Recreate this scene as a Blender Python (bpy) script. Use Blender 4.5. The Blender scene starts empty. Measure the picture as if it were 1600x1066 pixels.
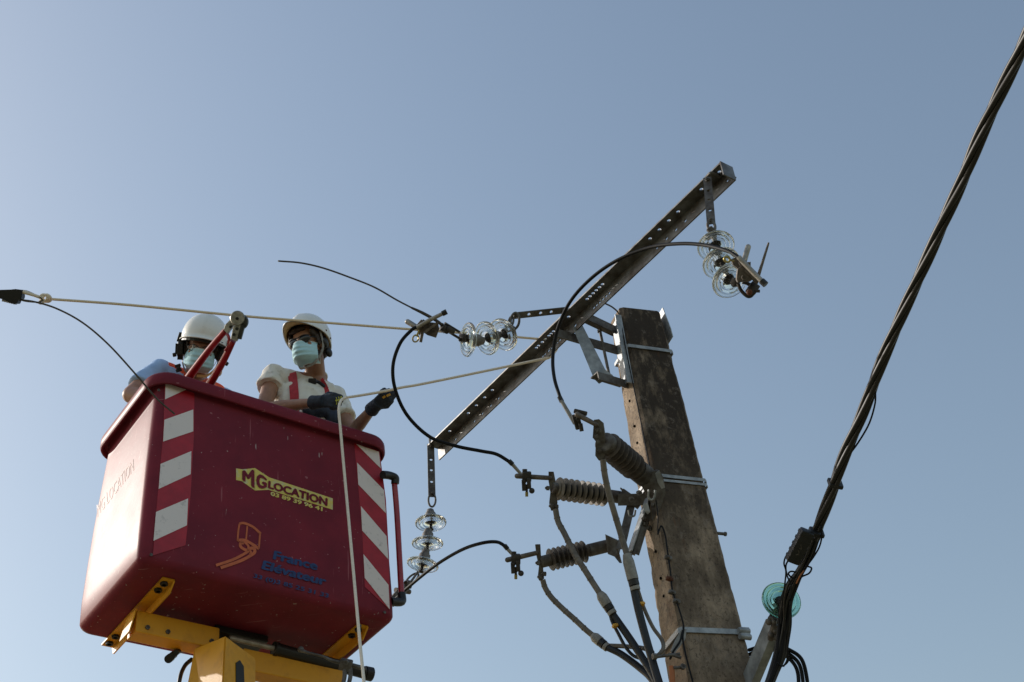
import bpy, bmesh, math, random
from math import sin, cos, radians, pi, sqrt, atan2
from mathutils import Vector, Matrix, noise
random.seed(7)
S = bpy.context.scene
COL = S.collection

# ------------------------------------------------------------------ camera
PITCH, ROLL, FPX = radians(39), radians(6.8), 2200.0
CAM = Vector((0, 0, 1.6))
CF = Vector((0, cos(PITCH), sin(PITCH)))
_R0 = Vector((1, 0, 0)); _U0 = Vector((0, -sin(PITCH), cos(PITCH)))
CR = _R0*cos(ROLL) - _U0*sin(ROLL)
CU = _U0*cos(ROLL) + _R0*sin(ROLL)
cd = bpy.data.cameras.new('camera'); cam = bpy.data.objects.new('camera', cd); COL.objects.link(cam)
cd.sensor_width = 36; cd.lens = FPX/1600*36; cd.clip_start = 0.05; cd.clip_end = 5000
m = Matrix.Identity(4)
for i in range(3):
    m[i][0] = CR[i]; m[i][1] = CU[i]; m[i][2] = -CF[i]; m[i][3] = CAM[i]
cam.matrix_world = m
S.camera = cam
S.render.resolution_x = 1024; S.render.resolution_y = 682

# ------------------------------------------------------------------ light
SUN = Vector((-0.80, 0.32, 0.50)).normalized()
sl = bpy.data.lights.new('sun', 'SUN'); so = bpy.data.objects.new('sun', sl); COL.objects.link(so)
sl.energy = 2.8; sl.angle = radians(0.5); sl.color = (1.0, 0.94, 0.86)
so.rotation_euler = (-SUN).to_track_quat('-Z', 'Y').to_euler(); so.location = (0, 0, 20)
w = bpy.data.worlds.new("World"); S.world = w; w.use_nodes = True
nt = w.node_tree; nt.nodes.clear()
sky = nt.nodes.new('ShaderNodeTexSky'); sky.sky_type = 'NISHITA'; sky.sun_disc = False
sky.sun_elevation = math.asin(SUN.z); sky.sun_rotation = atan2(SUN.x, SUN.y)
sky.air_density = 1.6; sky.dust_density = 2.0; sky.ozone_density = 1.0; sky.altitude = 100
hs = nt.nodes.new('ShaderNodeHueSaturation'); hs.inputs['Saturation'].default_value = 0.93
bg = nt.nodes.new('ShaderNodeBackground'); bg.inputs[1].default_value = 0.141
wo = nt.nodes.new('ShaderNodeOutputWorld')
nt.links.new(sky.outputs[0], hs.inputs['Color']); nt.links.new(hs.outputs[0], bg.inputs[0]); nt.links.new(bg.outputs[0], wo.inputs[0])
S.view_settings.view_transform = 'Standard'; S.view_settings.look = 'None'
S.view_settings.exposure = 0.0; S.view_settings.gamma = 1.0
S.cycles.max_bounces = 12; S.cycles.transmission_bounces = 12; S.cycles.transparent_max_bounces = 12

# measuring helpers: photograph pixel -> point in the world
def ray(x, y): return CF + CR*((x-800)/FPX) - CU*((y-533)/FPX)
def P(x, y, d): return CAM + ray(x, y)*d
def Zp(x, y, z):
    v = ray(x, y); return CAM + v*((z-CAM.z)/v.z)
def Yp(x, y, Y):
    v = ray(x, y); return CAM + v*(Y/v.y)
def Pl(x, y, o, n):
    v = ray(x, y); return CAM + v*((o-CAM).dot(n)/v.dot(n))
V = Vector

# ------------------------------------------------------------------ materials
MATS = {}
def mat(name, col, rough=0.5, metal=0.0, var=0.0, scale=8.0, bump=0.0, bscale=60, col2=None, spec=0.5, coat=0.0, stretch=(1, 1, 1), rvar=0.0, lo=0.4, hi=0.65):
    if name in MATS: return MATS[name]
    m = bpy.data.materials.new(name); m.use_nodes = True; MATS[name] = m
    t = m.node_tree; b = t.nodes['Principled BSDF']
    b.inputs['Base Color'].default_value = (*col, 1); b.inputs['Roughness'].default_value = rough
    b.inputs['Metallic'].default_value = metal; b.inputs['Specular IOR Level'].default_value = spec
    b.inputs['Coat Weight'].default_value = coat
    tc = t.nodes.new('ShaderNodeTexCoord'); mp = t.nodes.new('ShaderNodeMapping'); mp.inputs['Scale'].default_value = stretch
    t.links.new(tc.outputs['Object'], mp.inputs[0])
    if var > 0 or col2:
        n = t.nodes.new('ShaderNodeTexNoise'); n.inputs['Scale'].default_value = scale; n.inputs['Detail'].default_value = 8; n.inputs['Roughness'].default_value = 0.65
        t.links.new(mp.outputs[0], n.inputs[0])
        r = t.nodes.new('ShaderNodeValToRGB')
        c2 = col2 if col2 else tuple(c*(1-var) for c in col)
        r.color_ramp.elements[0].position = lo; r.color_ramp.elements[1].position = hi
        r.color_ramp.elements[0].color = (*c2, 1); r.color_ramp.elements[1].color = (*col, 1)
        t.links.new(n.outputs[0], r.inputs[0]); t.links.new(r.outputs[0], b.inputs['Base Color'])
        if rvar:
            mr = t.nodes.new('ShaderNodeMapRange'); mr.inputs[3].default_value = rough-rvar; mr.inputs[4].default_value = rough+rvar
            t.links.new(n.outputs[0], mr.inputs[0]); t.links.new(mr.outputs[0], b.inputs['Roughness'])
    if bump > 0:
        n2 = t.nodes.new('ShaderNodeTexNoise'); n2.inputs['Scale'].default_value = bscale; n2.inputs['Detail'].default_value = 6
        t.links.new(mp.outputs[0], n2.inputs[0])
        bp = t.nodes.new('ShaderNodeBump'); bp.inputs['Strength'].default_value = bump; bp.inputs['Distance'].default_value = 0.004
        t.links.new(n2.outputs[0], bp.inputs['Height']); t.links.new(bp.outputs[0], b.inputs['Normal'])
    return m
def glassmat(name, col, rough=0.03):
    m = mat(name, col, rough); b = m.node_tree.nodes['Principled BSDF']
    b.inputs['Transmission Weight'].default_value = 0.93 if 'lens' not in name else 1.0; b.inputs['IOR'].default_value = 1.5
    return m

def paint_red():
    m = mat('basket_red', (0.235, 0.032, 0.050), 0.40, 0, 0.30, 4.0, 0.06, 25, spec=0.055, rvar=0.06, col2=(0.18, 0.028, 0.044))
    t = m.node_tree; b = t.nodes['Principled BSDF']; src = b.inputs['Base Color'].links[0].from_socket
    tc = t.nodes.new('ShaderNodeTexCoord')
    # pale scuffs: thin stretched scratches and small chips in the gelcoat
    def layer(scale, stretch, rot, thr, prev, colr):
        mp = t.nodes.new('ShaderNodeMapping'); mp.inputs['Scale'].default_value = stretch; mp.inputs['Rotation'].default_value = rot
        t.links.new(tc.outputs['Object'], mp.inputs[0])
        n = t.nodes.new('ShaderNodeTexNoise'); n.inputs['Scale'].default_value = scale; n.inputs['Detail'].default_value = 3
        t.links.new(mp.outputs[0], n.inputs[0])
        r = t.nodes.new('ShaderNodeMapRange'); r.inputs[1].default_value = thr; r.inputs[2].default_value = thr+0.02
        t.links.new(n.outputs[0], r.inputs[0])
        mx = t.nodes.new('ShaderNodeMix'); mx.data_type = 'RGBA'
        t.links.new(r.outputs[0], mx.inputs[0]); t.links.new(prev, mx.inputs[6]); mx.inputs[7].default_value = (*colr, 1)
        return mx.outputs[2]
    s = layer(34, (1, 1, 0.22), (0.6, 0.5, 0.9), 0.70, src, (0.42, 0.30, 0.30))
    s = layer(60, (1, 1, 1), (0, 0, 0), 0.735, s, (0.50, 0.36, 0.36))
    s = layer(60, (1, 1, 0.05), (0.05, 0, 0), 0.70, s, (0.34, 0.10, 0.12))
    s = layer(50, (0.06, 1, 1), (0, 0.35, 0.6), 0.70, s, (0.36, 0.14, 0.16))
    t.links.new(s, b.inputs['Base Color'])
    return m
M_red = paint_red()
M_tape_r = mat('tape_red', (0.46, 0.010, 0.024), 0.45, 0, 0.25, 10)
M_tape_w = mat('tape_white', (0.82, 0.73, 0.70), 0.5, 0, 0.3, 30, lo=0.3, hi=0.42)
M_yel = mat('boom_yellow', (0.74, 0.35, 0.014), 0.42, 0, 0.35, 7, 0.05, col2=(0.55, 0.24, 0.012), lo=0.3, hi=0.5)
M_logo_y = mat('logo_yellow', (0.75, 0.60, 0.12), 0.5, 0, 0.2, 30, col2=(0.62, 0.58, 0.35), lo=0.35, hi=0.5)
M_blue = mat('lettering_blue', (0.012, 0.045, 0.18), 0.5, 0, 0.3, 20)
M_orange = mat('logo_orange', (0.62, 0.13, 0.03), 0.5, 0, 0.2, 20)
M_faded = mat('faded_lettering', (0.36, 0.11, 0.08), 0.40, 0, 0.5, 30, spec=0.055)
M_dkred = mat('lettering_dark_red', (0.10, 0.006, 0.02), 0.5)
M_black = mat('black_rubber', (0.012, 0.012, 0.013), 0.45, 0, 0.3, 20)
M_cable = mat('cable_black', (0.010, 0.010, 0.012), 0.6, 0, 0.4, 15, spec=0.2)
M_bundle = mat('bundle_black', (0.016, 0.013, 0.012), 0.45, 0, 0.4, 15)
M_sleeve = mat('grey_sleeve', (0.20, 0.172, 0.145), 0.6, 0, 0.45, 22, 0.2, 60)
M_blksleeve = mat('dark_sleeve', (0.012, 0.014, 0.02), 0.55, 0, 0.3, 20)
M_tapew = mat('silver_tape', (0.33, 0.31, 0.28), 0.5, 0, 0.4, 30)
M_galv = mat('galvanised', (0.42, 0.44, 0.46), 0.5, 0.25, 0.45, 18, 0.05, rvar=0.15)
M_galvd = mat('galvanised_weathered', (0.17, 0.16, 0.15), 0.6, 0.3, 0.5, 20, 0.1, col2=(0.075, 0.06, 0.05))
M_arm = mat('crossarm_steel', (0.20, 0.20, 0.20), 0.45, 0.55, 0.5, 14, 0.1, col2=(0.09, 0.075, 0.065), lo=0.35, hi=0.6)
M_rust = mat('rust', (0.16, 0.05, 0.02), 0.8, 0, 0.5, 40)
M_cap = mat('insulator_cap', (0.24, 0.22, 0.20), 0.6, 0.2, 0.45, 40, 0.2)
M_cem = mat('dark_cap', (0.07, 0.06, 0.055), 0.6, 0.3, 0.45, 40, 0.2)
M_glass = glassmat('clear_glass', (0.97, 1.0, 0.98))
M_gglass = glassmat('green_glass', (0.42, 0.76, 0.64))
M_alu = mat('aluminium', (0.42, 0.39, 0.35), 0.45, 0.4, 0.4, 30, 0.1)
M_clamp = mat('clamp_cast', (0.20, 0.165, 0.14), 0.6, 0.3, 0.5, 40, 0.15)
M_brass = mat('brass', (0.40, 0.33, 0.12), 0.4, 0.7)
M_porc = mat('dark_sheds', (0.06, 0.045, 0.036), 0.6, 0, 0.4, 30, col2=(0.11, 0.09, 0.075), lo=0.35, hi=0.6)
M_porcg = mat('grey_sheds', (0.28, 0.235, 0.19), 0.6, 0, 0.4, 40, 0.1)
M_porcm = mat('brown_sheds', (0.12, 0.095, 0.075), 0.6, 0, 0.4, 30, 0.1)
M_rope = mat('rope', (0.92, 0.77, 0.58), 0.85, 0, 0.15, 90, 0.25, 250)
M_ropew = mat('rope_white', (0.94, 0.84, 0.72), 0.85, 0, 0.12, 90, 0.25, 250)
M_strand = mat('bare_conductor', (0.10, 0.085, 0.07), 0.55, 0.3, 0.4, 60)
M_skin = mat('skin', (0.38, 0.19, 0.115), 0.5, 0, 0.22, 25, 0.15, 150)
M_skin2 = mat('skin_fairer', (0.42, 0.21, 0.14), 0.5, 0, 0.22, 25, 0.15, 150)
M_hair = mat('hair', (0.045, 0.025, 0.014), 0.6, 0, 0.4, 60, 0.6, 200)
M_shirt = mat('shirt_cream', (0.78, 0.75, 0.68), 0.9, 0, 0.3, 12, 0.3, 40, col2=(0.45, 0.42, 0.34), lo=0.28, hi=0.42)
M_shirtb = mat('shirt_blue', (0.40, 0.58, 0.90), 0.9, 0, 0.15, 9, 0.3, 40)
M_vest = mat('hi_vis_orange', (0.85, 0.10, 0.02), 0.7)
M_harness = mat('harness_red', (0.55, 0.035, 0.05), 0.7, 0, 0.3, 30)
M_helmet = mat('helmet_white', (0.80, 0.80, 0.78), 0.32, 0, 0.15, 14, col2=(0.55, 0.52, 0.47), lo=0.25, hi=0.38)
M_tan = mat('helmet_tan_sunglow', (0.80, 0.55, 0.25), 0.6, 0, 0.2, 20)  # tan, with sunlight glowing through the helmet peak put into the colour
M_mask = mat('mask_blue', (0.50, 0.78, 0.86), 0.85, 0, 0.12, 20)
M_maskw = mat('mask_white', (0.72, 0.72, 0.70), 0.85)
M_glove = mat('glove_navy', (0.022, 0.032, 0.055), 0.7, 0, 0.4, 40, 0.3, 120)
M_print = mat('glove_print', (0.55, 0.55, 0.08), 0.6)
M_trouser = mat('trousers', (0.03, 0.035, 0.05), 0.85, 0, 0.3, 20)
M_eye = mat('eye_white', (0.6, 0.58, 0.55), 0.2)
M_iris = mat('iris', (0.03, 0.02, 0.015), 0.2)
M_lens = mat('dark_lens', (0.012, 0.012, 0.014), 0.08, spec=0.6)
M_clear = glassmat('clear_lens', (0.9, 0.92, 0.92), 0.02)
M_cutr = mat('cutter_red', (0.42, 0.015, 0.025), 0.28, 0, 0.25, 20, coat=0.3)
M_cutm = mat('cutter_steel', (0.60, 0.58, 0.54), 0.4, 0.6, 0.5, 40, 0.1)
M_cutd = mat('cutter_dark', (0.07, 0.07, 0.065), 0.4, 0.5, 0.5, 40, 0.1)
M_ochre = mat('cable_tie_yellow', (0.65, 0.33, 0.03), 0.5)
M_pipe = mat('plastic_orange', (0.40, 0.13, 0.04), 0.6)

def concrete():
    m = bpy.data.materials.new('old_concrete'); m.use_nodes = True; t = m.node_tree; b = t.nodes['Principled BSDF']
    b.inputs['Roughness'].default_value = 0.9; b.inputs['Specular IOR Level'].default_value = 0.2
    tc = t.nodes.new('ShaderNodeTexCoord')
    def N(scale, det, st=(1, 1, 1), rough=0.6):
        mp = t.nodes.new('ShaderNodeMapping'); mp.inputs['Scale'].default_value = st
        n = t.nodes.new('ShaderNodeTexNoise'); n.inputs['Scale'].default_value = scale; n.inputs['Detail'].default_value = det; n.inputs['Roughness'].default_value = rough
        t.links.new(tc.outputs['Object'], mp.inputs[0]); t.links.new(mp.outputs[0], n.inputs[0]); return n.outputs[0]
    def ramp(src, a, ca, bb, cb):
        r = t.nodes.new('ShaderNodeValToRGB'); r.color_ramp.elements[0].position = a; r.color_ramp.elements[1].position = bb
        r.color_ramp.elements[0].color = (*ca, 1); r.color_ramp.elements[1].color = (*cb, 1); t.links.new(src, r.inputs[0]); return r.outputs[0]
    def mix(f, a, bb, mode='MIX'):
        mx = t.nodes.new('ShaderNodeMix'); mx.data_type = 'RGBA'; mx.blend_type = mode
        if isinstance(f, float): mx.inputs[0].default_value = f
        else: t.links.new(f, mx.inputs[0])
        t.links.new(a, mx.inputs[6])
        if isinstance(bb, tuple): mx.inputs[7].default_value = (*bb, 1)
        else: t.links.new(bb, mx.inputs[7])
        return mx.outputs[2]
    base = ramp(N(6, 9, (1.2, 1.2, 0.8), 0.72), 0.35, (0.19, 0.14, 0.10), 0.65, (0.50, 0.385, 0.28))
    # dark growth streaked along the pole, mixed with shade painted onto its front
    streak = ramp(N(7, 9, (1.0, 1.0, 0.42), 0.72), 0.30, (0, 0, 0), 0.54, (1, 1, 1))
    # facing mask puts the front's shade into the colour; growth heavier at the top
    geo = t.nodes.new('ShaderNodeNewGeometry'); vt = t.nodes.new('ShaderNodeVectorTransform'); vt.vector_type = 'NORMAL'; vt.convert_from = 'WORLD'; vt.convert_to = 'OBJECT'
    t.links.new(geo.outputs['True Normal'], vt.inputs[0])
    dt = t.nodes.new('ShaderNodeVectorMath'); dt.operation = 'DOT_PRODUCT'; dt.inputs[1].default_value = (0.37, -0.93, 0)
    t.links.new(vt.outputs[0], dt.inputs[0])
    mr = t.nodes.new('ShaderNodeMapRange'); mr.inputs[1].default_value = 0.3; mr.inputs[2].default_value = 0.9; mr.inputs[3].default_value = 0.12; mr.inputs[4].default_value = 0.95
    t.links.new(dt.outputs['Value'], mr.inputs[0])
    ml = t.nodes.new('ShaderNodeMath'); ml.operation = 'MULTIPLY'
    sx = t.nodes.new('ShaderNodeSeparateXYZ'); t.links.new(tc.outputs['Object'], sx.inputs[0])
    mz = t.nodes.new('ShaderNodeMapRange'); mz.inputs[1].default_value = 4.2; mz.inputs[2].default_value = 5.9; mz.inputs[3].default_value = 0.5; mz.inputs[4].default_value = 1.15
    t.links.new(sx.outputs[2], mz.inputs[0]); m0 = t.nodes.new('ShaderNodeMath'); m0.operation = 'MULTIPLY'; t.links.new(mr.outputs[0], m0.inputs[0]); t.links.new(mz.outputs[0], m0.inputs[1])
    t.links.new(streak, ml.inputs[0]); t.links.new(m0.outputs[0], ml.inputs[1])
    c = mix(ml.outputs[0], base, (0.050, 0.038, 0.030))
    rs = ramp(N(5, 6, (3.0, 3.0, 0.5), 0.7), 0.60, (0, 0, 0), 0.72, (0.55, 0.55, 0.55)); c = mix(rs, c, (0.17, 0.08, 0.04))
    # lichen specks and pits
    lich = ramp(N(13, 9, (1, 1, 1), 0.75), 0.56, (0, 0, 0), 0.62, (0.6, 0.6, 0.6)); c = mix(lich, c, (0.22, 0.18, 0.15))
    pits = ramp(N(70, 10, (1, 1, 0.7), 0.8), 0.53, (0, 0, 0), 0.60, (0.75, 0.75, 0.75)); c = mix(pits, c, (0.05, 0.038, 0.03))
    t.links.new(c, b.inputs['Base Color'])
    bp = t.nodes.new('ShaderNodeBump'); bp.inputs['Strength'].default_value = 0.7; bp.inputs['Distance'].default_value = 0.006
    t.links.new(N(45, 8), bp.inputs['Height']); t.links.new(bp.outputs[0], b.inputs['Normal'])
    return m
M_conc = concrete()
M_hole = mat('hole_shadow', (0.012, 0.010, 0.009), 1.0, spec=0.0)

# ------------------------------------------------------------------ mesh helpers
def mk(name, me, mt, parent=None, origin=None):
    """link mesh data given in world coordinates as one object under its thing"""
    root = parent
    while root is not None and root.parent is not None: root = root.parent
    o = bpy.data.objects.new(name, me); COL.objects.link(o)
    org = root.location.copy() if root is not None else (V(origin) if origin is not None else V((0, 0, 0)))
    me.transform(Matrix.Translation(-org))
    if parent is not None: o.parent = parent
    else: o.location = org
    if mt: me.materials.append(mt)
    return o
def obj(name, bm, mt, parent=None, smooth=True, origin=None, ang=40, recalc=True):
    if recalc: bmesh.ops.recalc_face_normals(bm, faces=bm.faces[:])
    me = bpy.data.meshes.new(name)
    if smooth:
        for f in bm.faces: f.smooth = True
        for e in bm.edges:
            if len(e.link_faces) == 2 and e.calc_face_angle(0) > radians(ang): e.smooth = False
    bm.to_mesh(me); bm.free()
    return mk(name, me, mt, parent, origin)
def thing(name, loc, label, cat, group=None):
    o = bpy.data.objects.new(name, None); o.empty_display_size = 0.1; COL.objects.link(o); o.location = loc
    o['label'] = label; o['category'] = cat
    if group: o['group'] = group
    return o
def tag(o, label, cat, group=None, kind=None):
    if label: o['label'] = label
    if cat: o['category'] = cat
    if group: o['group'] = group
    if kind: o['kind'] = kind
    return o
def frame(o, z, x=None):
    """matrix with origin o, local z along z, local x near x"""
    z = V(z).normalized(); x = V(x) if x is not None else (V((0, 0, 1)) if abs(z.z) < 0.9 else V((1, 0, 0)))
    x = (x - z*x.dot(z)).normalized(); y = z.cross(x)
    m = Matrix.Identity(4)
    for i in range(3): m[i][0] = x[i]; m[i][1] = y[i]; m[i][2] = z[i]; m[i][3] = o[i]
    return m
def B(): return bmesh.new()
def box(bm, M, sx, sy, sz, bev=0.0, c=(0, 0, 0)):
    t = bmesh.new(); bmesh.ops.create_cube(t, size=1.0)
    for v in t.verts: v.co = V((v.co.x*sx+c[0], v.co.y*sy+c[1], v.co.z*sz+c[2]))
    if bev > 0: bmesh.ops.bevel(t, geom=t.edges[:], offset=bev, segments=2, affect='EDGES', profile=0.5)
    merge(bm, t, M)
def merge(bm, t, M=None):
    if M is not None: bmesh.ops.transform(t, matrix=M, verts=t.verts[:])
    mp = {v: bm.verts.new(v.co) for v in t.verts}
    for f in t.faces:
        try: bm.faces.new([mp[v] for v in f.verts])
        except ValueError: pass
    t.free()
def bar(bm, a, b, w, h, up=(0, 0, 1), bev=0.0):
    a, b = V(a), V(b); d = b-a
    box(bm, frame((a+b)/2, d, up), h, w, d.length, bev)
def spline(pts, n=8):
    pts = [V(p) for p in pts]
    if len(pts) < 3: return pts
    q = [pts[0]*2-pts[1]] + pts + [pts[-1]*2-pts[-2]]; out = []
    for i in range(1, len(q)-2):
        p0, p1, p2, p3 = q[i-1:i+3]
        for k in range(n):
            t = k/n
            out.append(0.5*((2*p1)+(p2-p0)*t+(2*p0-5*p1+4*p2-p3)*t*t+(3*p1-p0-3*p2+p3)*t**3))
    out.append(pts[-1]); return out
def tube(bm, pts, r, seg=10, n=8, smooth=True, cap=True):
    """r number or list along the given pts"""
    base = len(pts)
    P_ = spline(pts, n) if (smooth and len(pts) > 2) else [V(p) for p in pts]
    N_ = len(P_)
    if isinstance(r, (list, tuple)):
        rr = []
        for i in range(N_):
            u = i/(N_-1)*(base-1); k = min(int(u), base-2); rr.append(r[k]+(r[k+1]-r[k])*(u-k))
    else: rr = [r]*N_
    T = [(P_[min(i+1, N_-1)]-P_[max(i-1, 0)]).normalized() for i in range(N_)]
    x = T[0].orthogonal().normalized(); rings = []
    for i in range(N_):
        x = (x - T[i]*x.dot(T[i])).normalized(); y = T[i].cross(x)
        rings.append([bm.verts.new(P_[i]+(x*cos(2*pi*k/seg)+y*sin(2*pi*k/seg))*rr[i]) for k in range(seg)])
    for a, b in zip(rings, rings[1:]):
        for k in range(seg): bm.faces.new((a[k], a[(k+1) % seg], b[(k+1) % seg], b[k]))
    if cap: bm.faces.new(rings[0][::-1]); bm.faces.new(rings[-1])
def cyl(bm, a, b, r, r2=None, seg=16): tube(bm, [a, b], [r, r if r2 is None else r2], seg, smooth=False)
def lathe(bm, M, prof, seg=32, closed=False):
    rings = []
    for (r, z) in prof:
        if r < 1e-5: rings.append([bm.verts.new(M @ V((0, 0, z)))])
        else: rings.append([bm.verts.new(M @ V((r*cos(2*pi*k/seg), r*sin(2*pi*k/seg), z))) for k in range(seg)])
    prs = list(zip(rings, rings[1:])) + ([(rings[-1], rings[0])] if closed else [])
    for a, b in prs:
        for k in range(seg):
            k2 = (k+1) % seg
            if len(a) == 1 and len(b) == 1: continue
            if len(a) == 1: bm.faces.new((a[0], b[k2], b[k]))
            elif len(b) == 1: bm.faces.new((a[k], a[k2], b[0]))
            else: bm.faces.new((a[k], a[k2], b[k2], b[k]))
def hexbolt(bm, p, d, r=0.012, h=0.012, stud=0.0):
    M = frame(p, d); t = bmesh.new()
    bmesh.ops.create_cone(t, cap_ends=True, segments=6, radius1=r, radius2=r, depth=h); merge(bm, t, M @ Matrix.Translation((0, 0, h/2)))
    cyl(bm, V(p)-V(d).normalized()*stud*0.2, V(p)+V(d).normalized()*(h+stud), r*0.55, seg=8)
def prism(bm, pts, off):
    """closed polygon of world points extruded by vector off"""
    a = [bm.verts.new(V(p)) for p in pts]; b = [bm.verts.new(V(p)+V(off)) for p in pts]; n = len(a)
    bm.faces.new(a); bm.faces.new(b[::-1])
    for i in range(n): bm.faces.new((a[i], b[i], b[(i+1) % n], a[(i+1) % n]))
def ell(bm, c, r, M=None, seg=24):
    t = bmesh.new(); bmesh.ops.create_uvsphere(t, u_segments=seg, v_segments=seg//2, radius=1)
    mm = Matrix.Translation(c) @ Matrix.Diagonal((*r, 1)); merge(bm, t, (M @ mm) if M is not None else mm)
def caps(bm, a, b, ra, rb, seg=20):
    a, b = V(a), V(b); cyl(bm, a, b, ra, rb, seg); ell(bm, a, (ra,)*3, seg=seg); ell(bm, b, (rb,)*3, seg=seg)
def limb(bm, pts, rs):
    for i in range(len(pts)-1): caps(bm, pts[i], pts[i+1], rs[i], rs[i+1])
def link(bm, a, b, r, w=0.5):
    """a chain link / shackle loop between two points"""
    a, b = V(a), V(b); M = frame((a+b)/2, b-a, CR); L = (b-a).length/2; pts = []
    for k in range(17):
        t = 2*pi*k/16; pts.append(M @ V((cos(t)*L*w, 0, sin(t)*L)))
    tube(bm, pts, r, 8, n=2, cap=False)
def fuse(bm, voxel=0.006, smooth=4, disp=None):
    """join overlapping shells into one continuous surface"""
    me = bpy.data.meshes.new('tmp'); bmesh.ops.recalc_face_normals(bm, faces=bm.faces[:]); bm.to_mesh(me); bm.free()
    o = bpy.data.objects.new('tmp', me); COL.objects.link(o)
    r = o.modifiers.new('r', 'REMESH'); r.mode = 'VOXEL'; r.voxel_size = voxel; r.use_smooth_shade = True
    if smooth:
        s = o.modifiers.new('s', 'SMOOTH'); s.iterations = smooth; s.factor = 0.5
    dg = bpy.context.evaluated_depsgraph_get(); ev = o.evaluated_get(dg)
    out = bpy.data.meshes.new_from_object(ev); bpy.data.objects.remove(o); bpy.data.meshes.remove(me)
    if disp:
        nn = [v.normal.copy() for v in out.vertices]; cc = [v.co.copy() for v in out.vertices]
        for v, n_, c_ in zip(out.vertices, nn, cc): v.co = c_+n_*disp(c_)
    for p in out.polygons: p.use_smooth = True
    return out
def wrinkle(amp, sc=14, st=(1, 1, 1), off=0.0):
    def f(c):
        q = V((c.x*st[0], c.y*st[1], c.z*st[2]))*sc + V((off, off, off))
        n = noise.noise(q); n2 = noise.noise(q*2.3)
        return amp*((1-abs(n)*2.2)*0.7 + n2*0.5)
    return f

# ------------------------------------------------------------------ setting
bm = B(); gs = 2500
rings = []
for i, R_ in enumerate([0, 4, 8, 14, 24, 45, 90, 200, 500, 1200, 2500]):
    if R_ == 0: rings.append([bm.verts.new((0, 6, 0))]); continue
    rings.append([bm.verts.new((R_*cos(2*pi*k/48), 6+R_*sin(2*pi*k/48), 0.25*noise.noise(V((k*0.4, i*1.3, 0)))*(i > 3))) for k in range(48)])
for k in range(48): bm.faces.new((rings[0][0], rings[1][k], rings[1][(k+1) % 48]))
for a, b in zip(rings[1:], rings[2:]):
    for k in range(48): bm.faces.new((a[k], b[k], b[(k+1) % 48], a[(k+1) % 48]))
g = obj('ground', bm, mat('dry_grass', (0.22, 0.19, 0.12), 0.95, 0, 0.4, 1.2, 0.4, 30, col2=(0.12, 0.12, 0.06)))
g['kind'] = 'structure'

# ------------------------------------------------------------------ concrete pole
YAW = radians(22)
pu = V((cos(YAW), sin(YAW), 0)); pv = V((-sin(YAW), cos(YAW), 0))
FLt = V((0.598, 5.822, 6.489))
# corner offsets (along pu, along pv) at two heights, fitted to the photographed edges, linear in z between and beyond
def pole_at(z):
    k = (6.489-z)/2.22
    x0 = 0.0 + 0.004*k; x1 = 0.249 + 0.098*k; y0 = -0.0; y1 = 0.155 + 0.075*k
    return x0, x1, y0, y1
def pp(a, b, z): return V((FLt.x, FLt.y, 0)) + pu*a + pv*b + V((0, 0, z))
bm = B(); rings = []
zs = [-0.3 + i*0.1 for i in range(0, 40)] + [3.7+i*0.03 for i in range(0, 92)] + [6.447, 6.462, 6.474]
for z in zs:
    x0, x1, y0, y1 = pole_at(z); c = 0.018; j = 0.0015
    ring = [(x0, y0+c), (x0+c, y0), (x1-c, y0), (x1, y0+c), (x1, y1-c), (x1-c, y1), (x0+c, y1), (x0, y1-c)]
    def chip(a, b):      # worn arrises: bites out of the corners, deeper near the top
        q = max(0, noise.noise(V((a*40, b*40+3, z*16)))-0.15)*0.016 + 0.003*noise.noise(V((a*60, z*50, b*60))) + (0.010 if z > 6.47 else 0.002)
        return (pu*(x1/2-a)+pv*(y1/2-b)).normalized()*q
    rings.append([bm.verts.new(pp(a, b, z) + chip(a, b) + V((0, 0, 0.012*noise.noise(V((a*25, b*25, 9))) if z > 6.47 else 0)) + V((noise.noise(V((a*9, z*3, 1))), noise.noise(V((b*9, z*3, 5))), 0))*0.002) for a, b in ring])
for a, b in zip(rings, rings[1:]):
    for k in range(8): bm.faces.new((a[k], a[(k+1) % 8], b[(k+1) % 8], b[k]))
tc_ = sum((v.co for v in rings[-1]), V())/8 + V((0, 0, 0.012)); tv = bm.verts.new(tc_)
for k in range(8): bm.faces.new((rings[-1][k], rings[-1][(k+1) % 8], tv))
bm.faces.new(rings[0][::-1])
pole = thing('utility_pole', pp(0.12, 0.08, 0), 'weathered square concrete pole, dark on its front and sunlit on its left side', 'utility pole')
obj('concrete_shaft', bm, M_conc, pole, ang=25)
def band(z, h, th, m_, clip=None, name='steel_band', tilt=0):
    bm = B(); x0, x1, y0, y1 = pole_at(z)
    e = 0.003; cs = [(x0-e, y0+0.01), (x0+0.01, y0-e), (x1-0.01, y0-e), (x1+e, y0+0.01), (x1+e, y1), (x1-0.01, y1+e), (x0+0.01, y1+e), (x0-e, y1)]
    inn = [pp(a, b, z+tilt*a) for a, b in cs]; cen = sum(inn, V())/8
    outp = [p+(p-cen).normalized()*th*1.3 for p in inn]
    A = [[bm.verts.new(p+V((0, 0, s))) for p in q] for q, s in ((inn, -h/2), (outp, -h/2), (outp, h/2), (inn, h/2))]
    for q in range(4):
        a, b = A[q], A[(q+1) % 4]
        for k in range(8): bm.faces.new((a[k], a[(k+1) % 8], b[(k+1) % 8], b[k]))
    return obj(name, bm, m_, pole, smooth=False)
pn = V((pu.y, -pu.x, 0))      # outward normal of the front face
def zfront(x, y): return Pl(x, y, FLt, pn).z
z1 = zfront(1000, 543); band(z1, 0.02, 0.0035, M_galv, tilt=-0.0)
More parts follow.
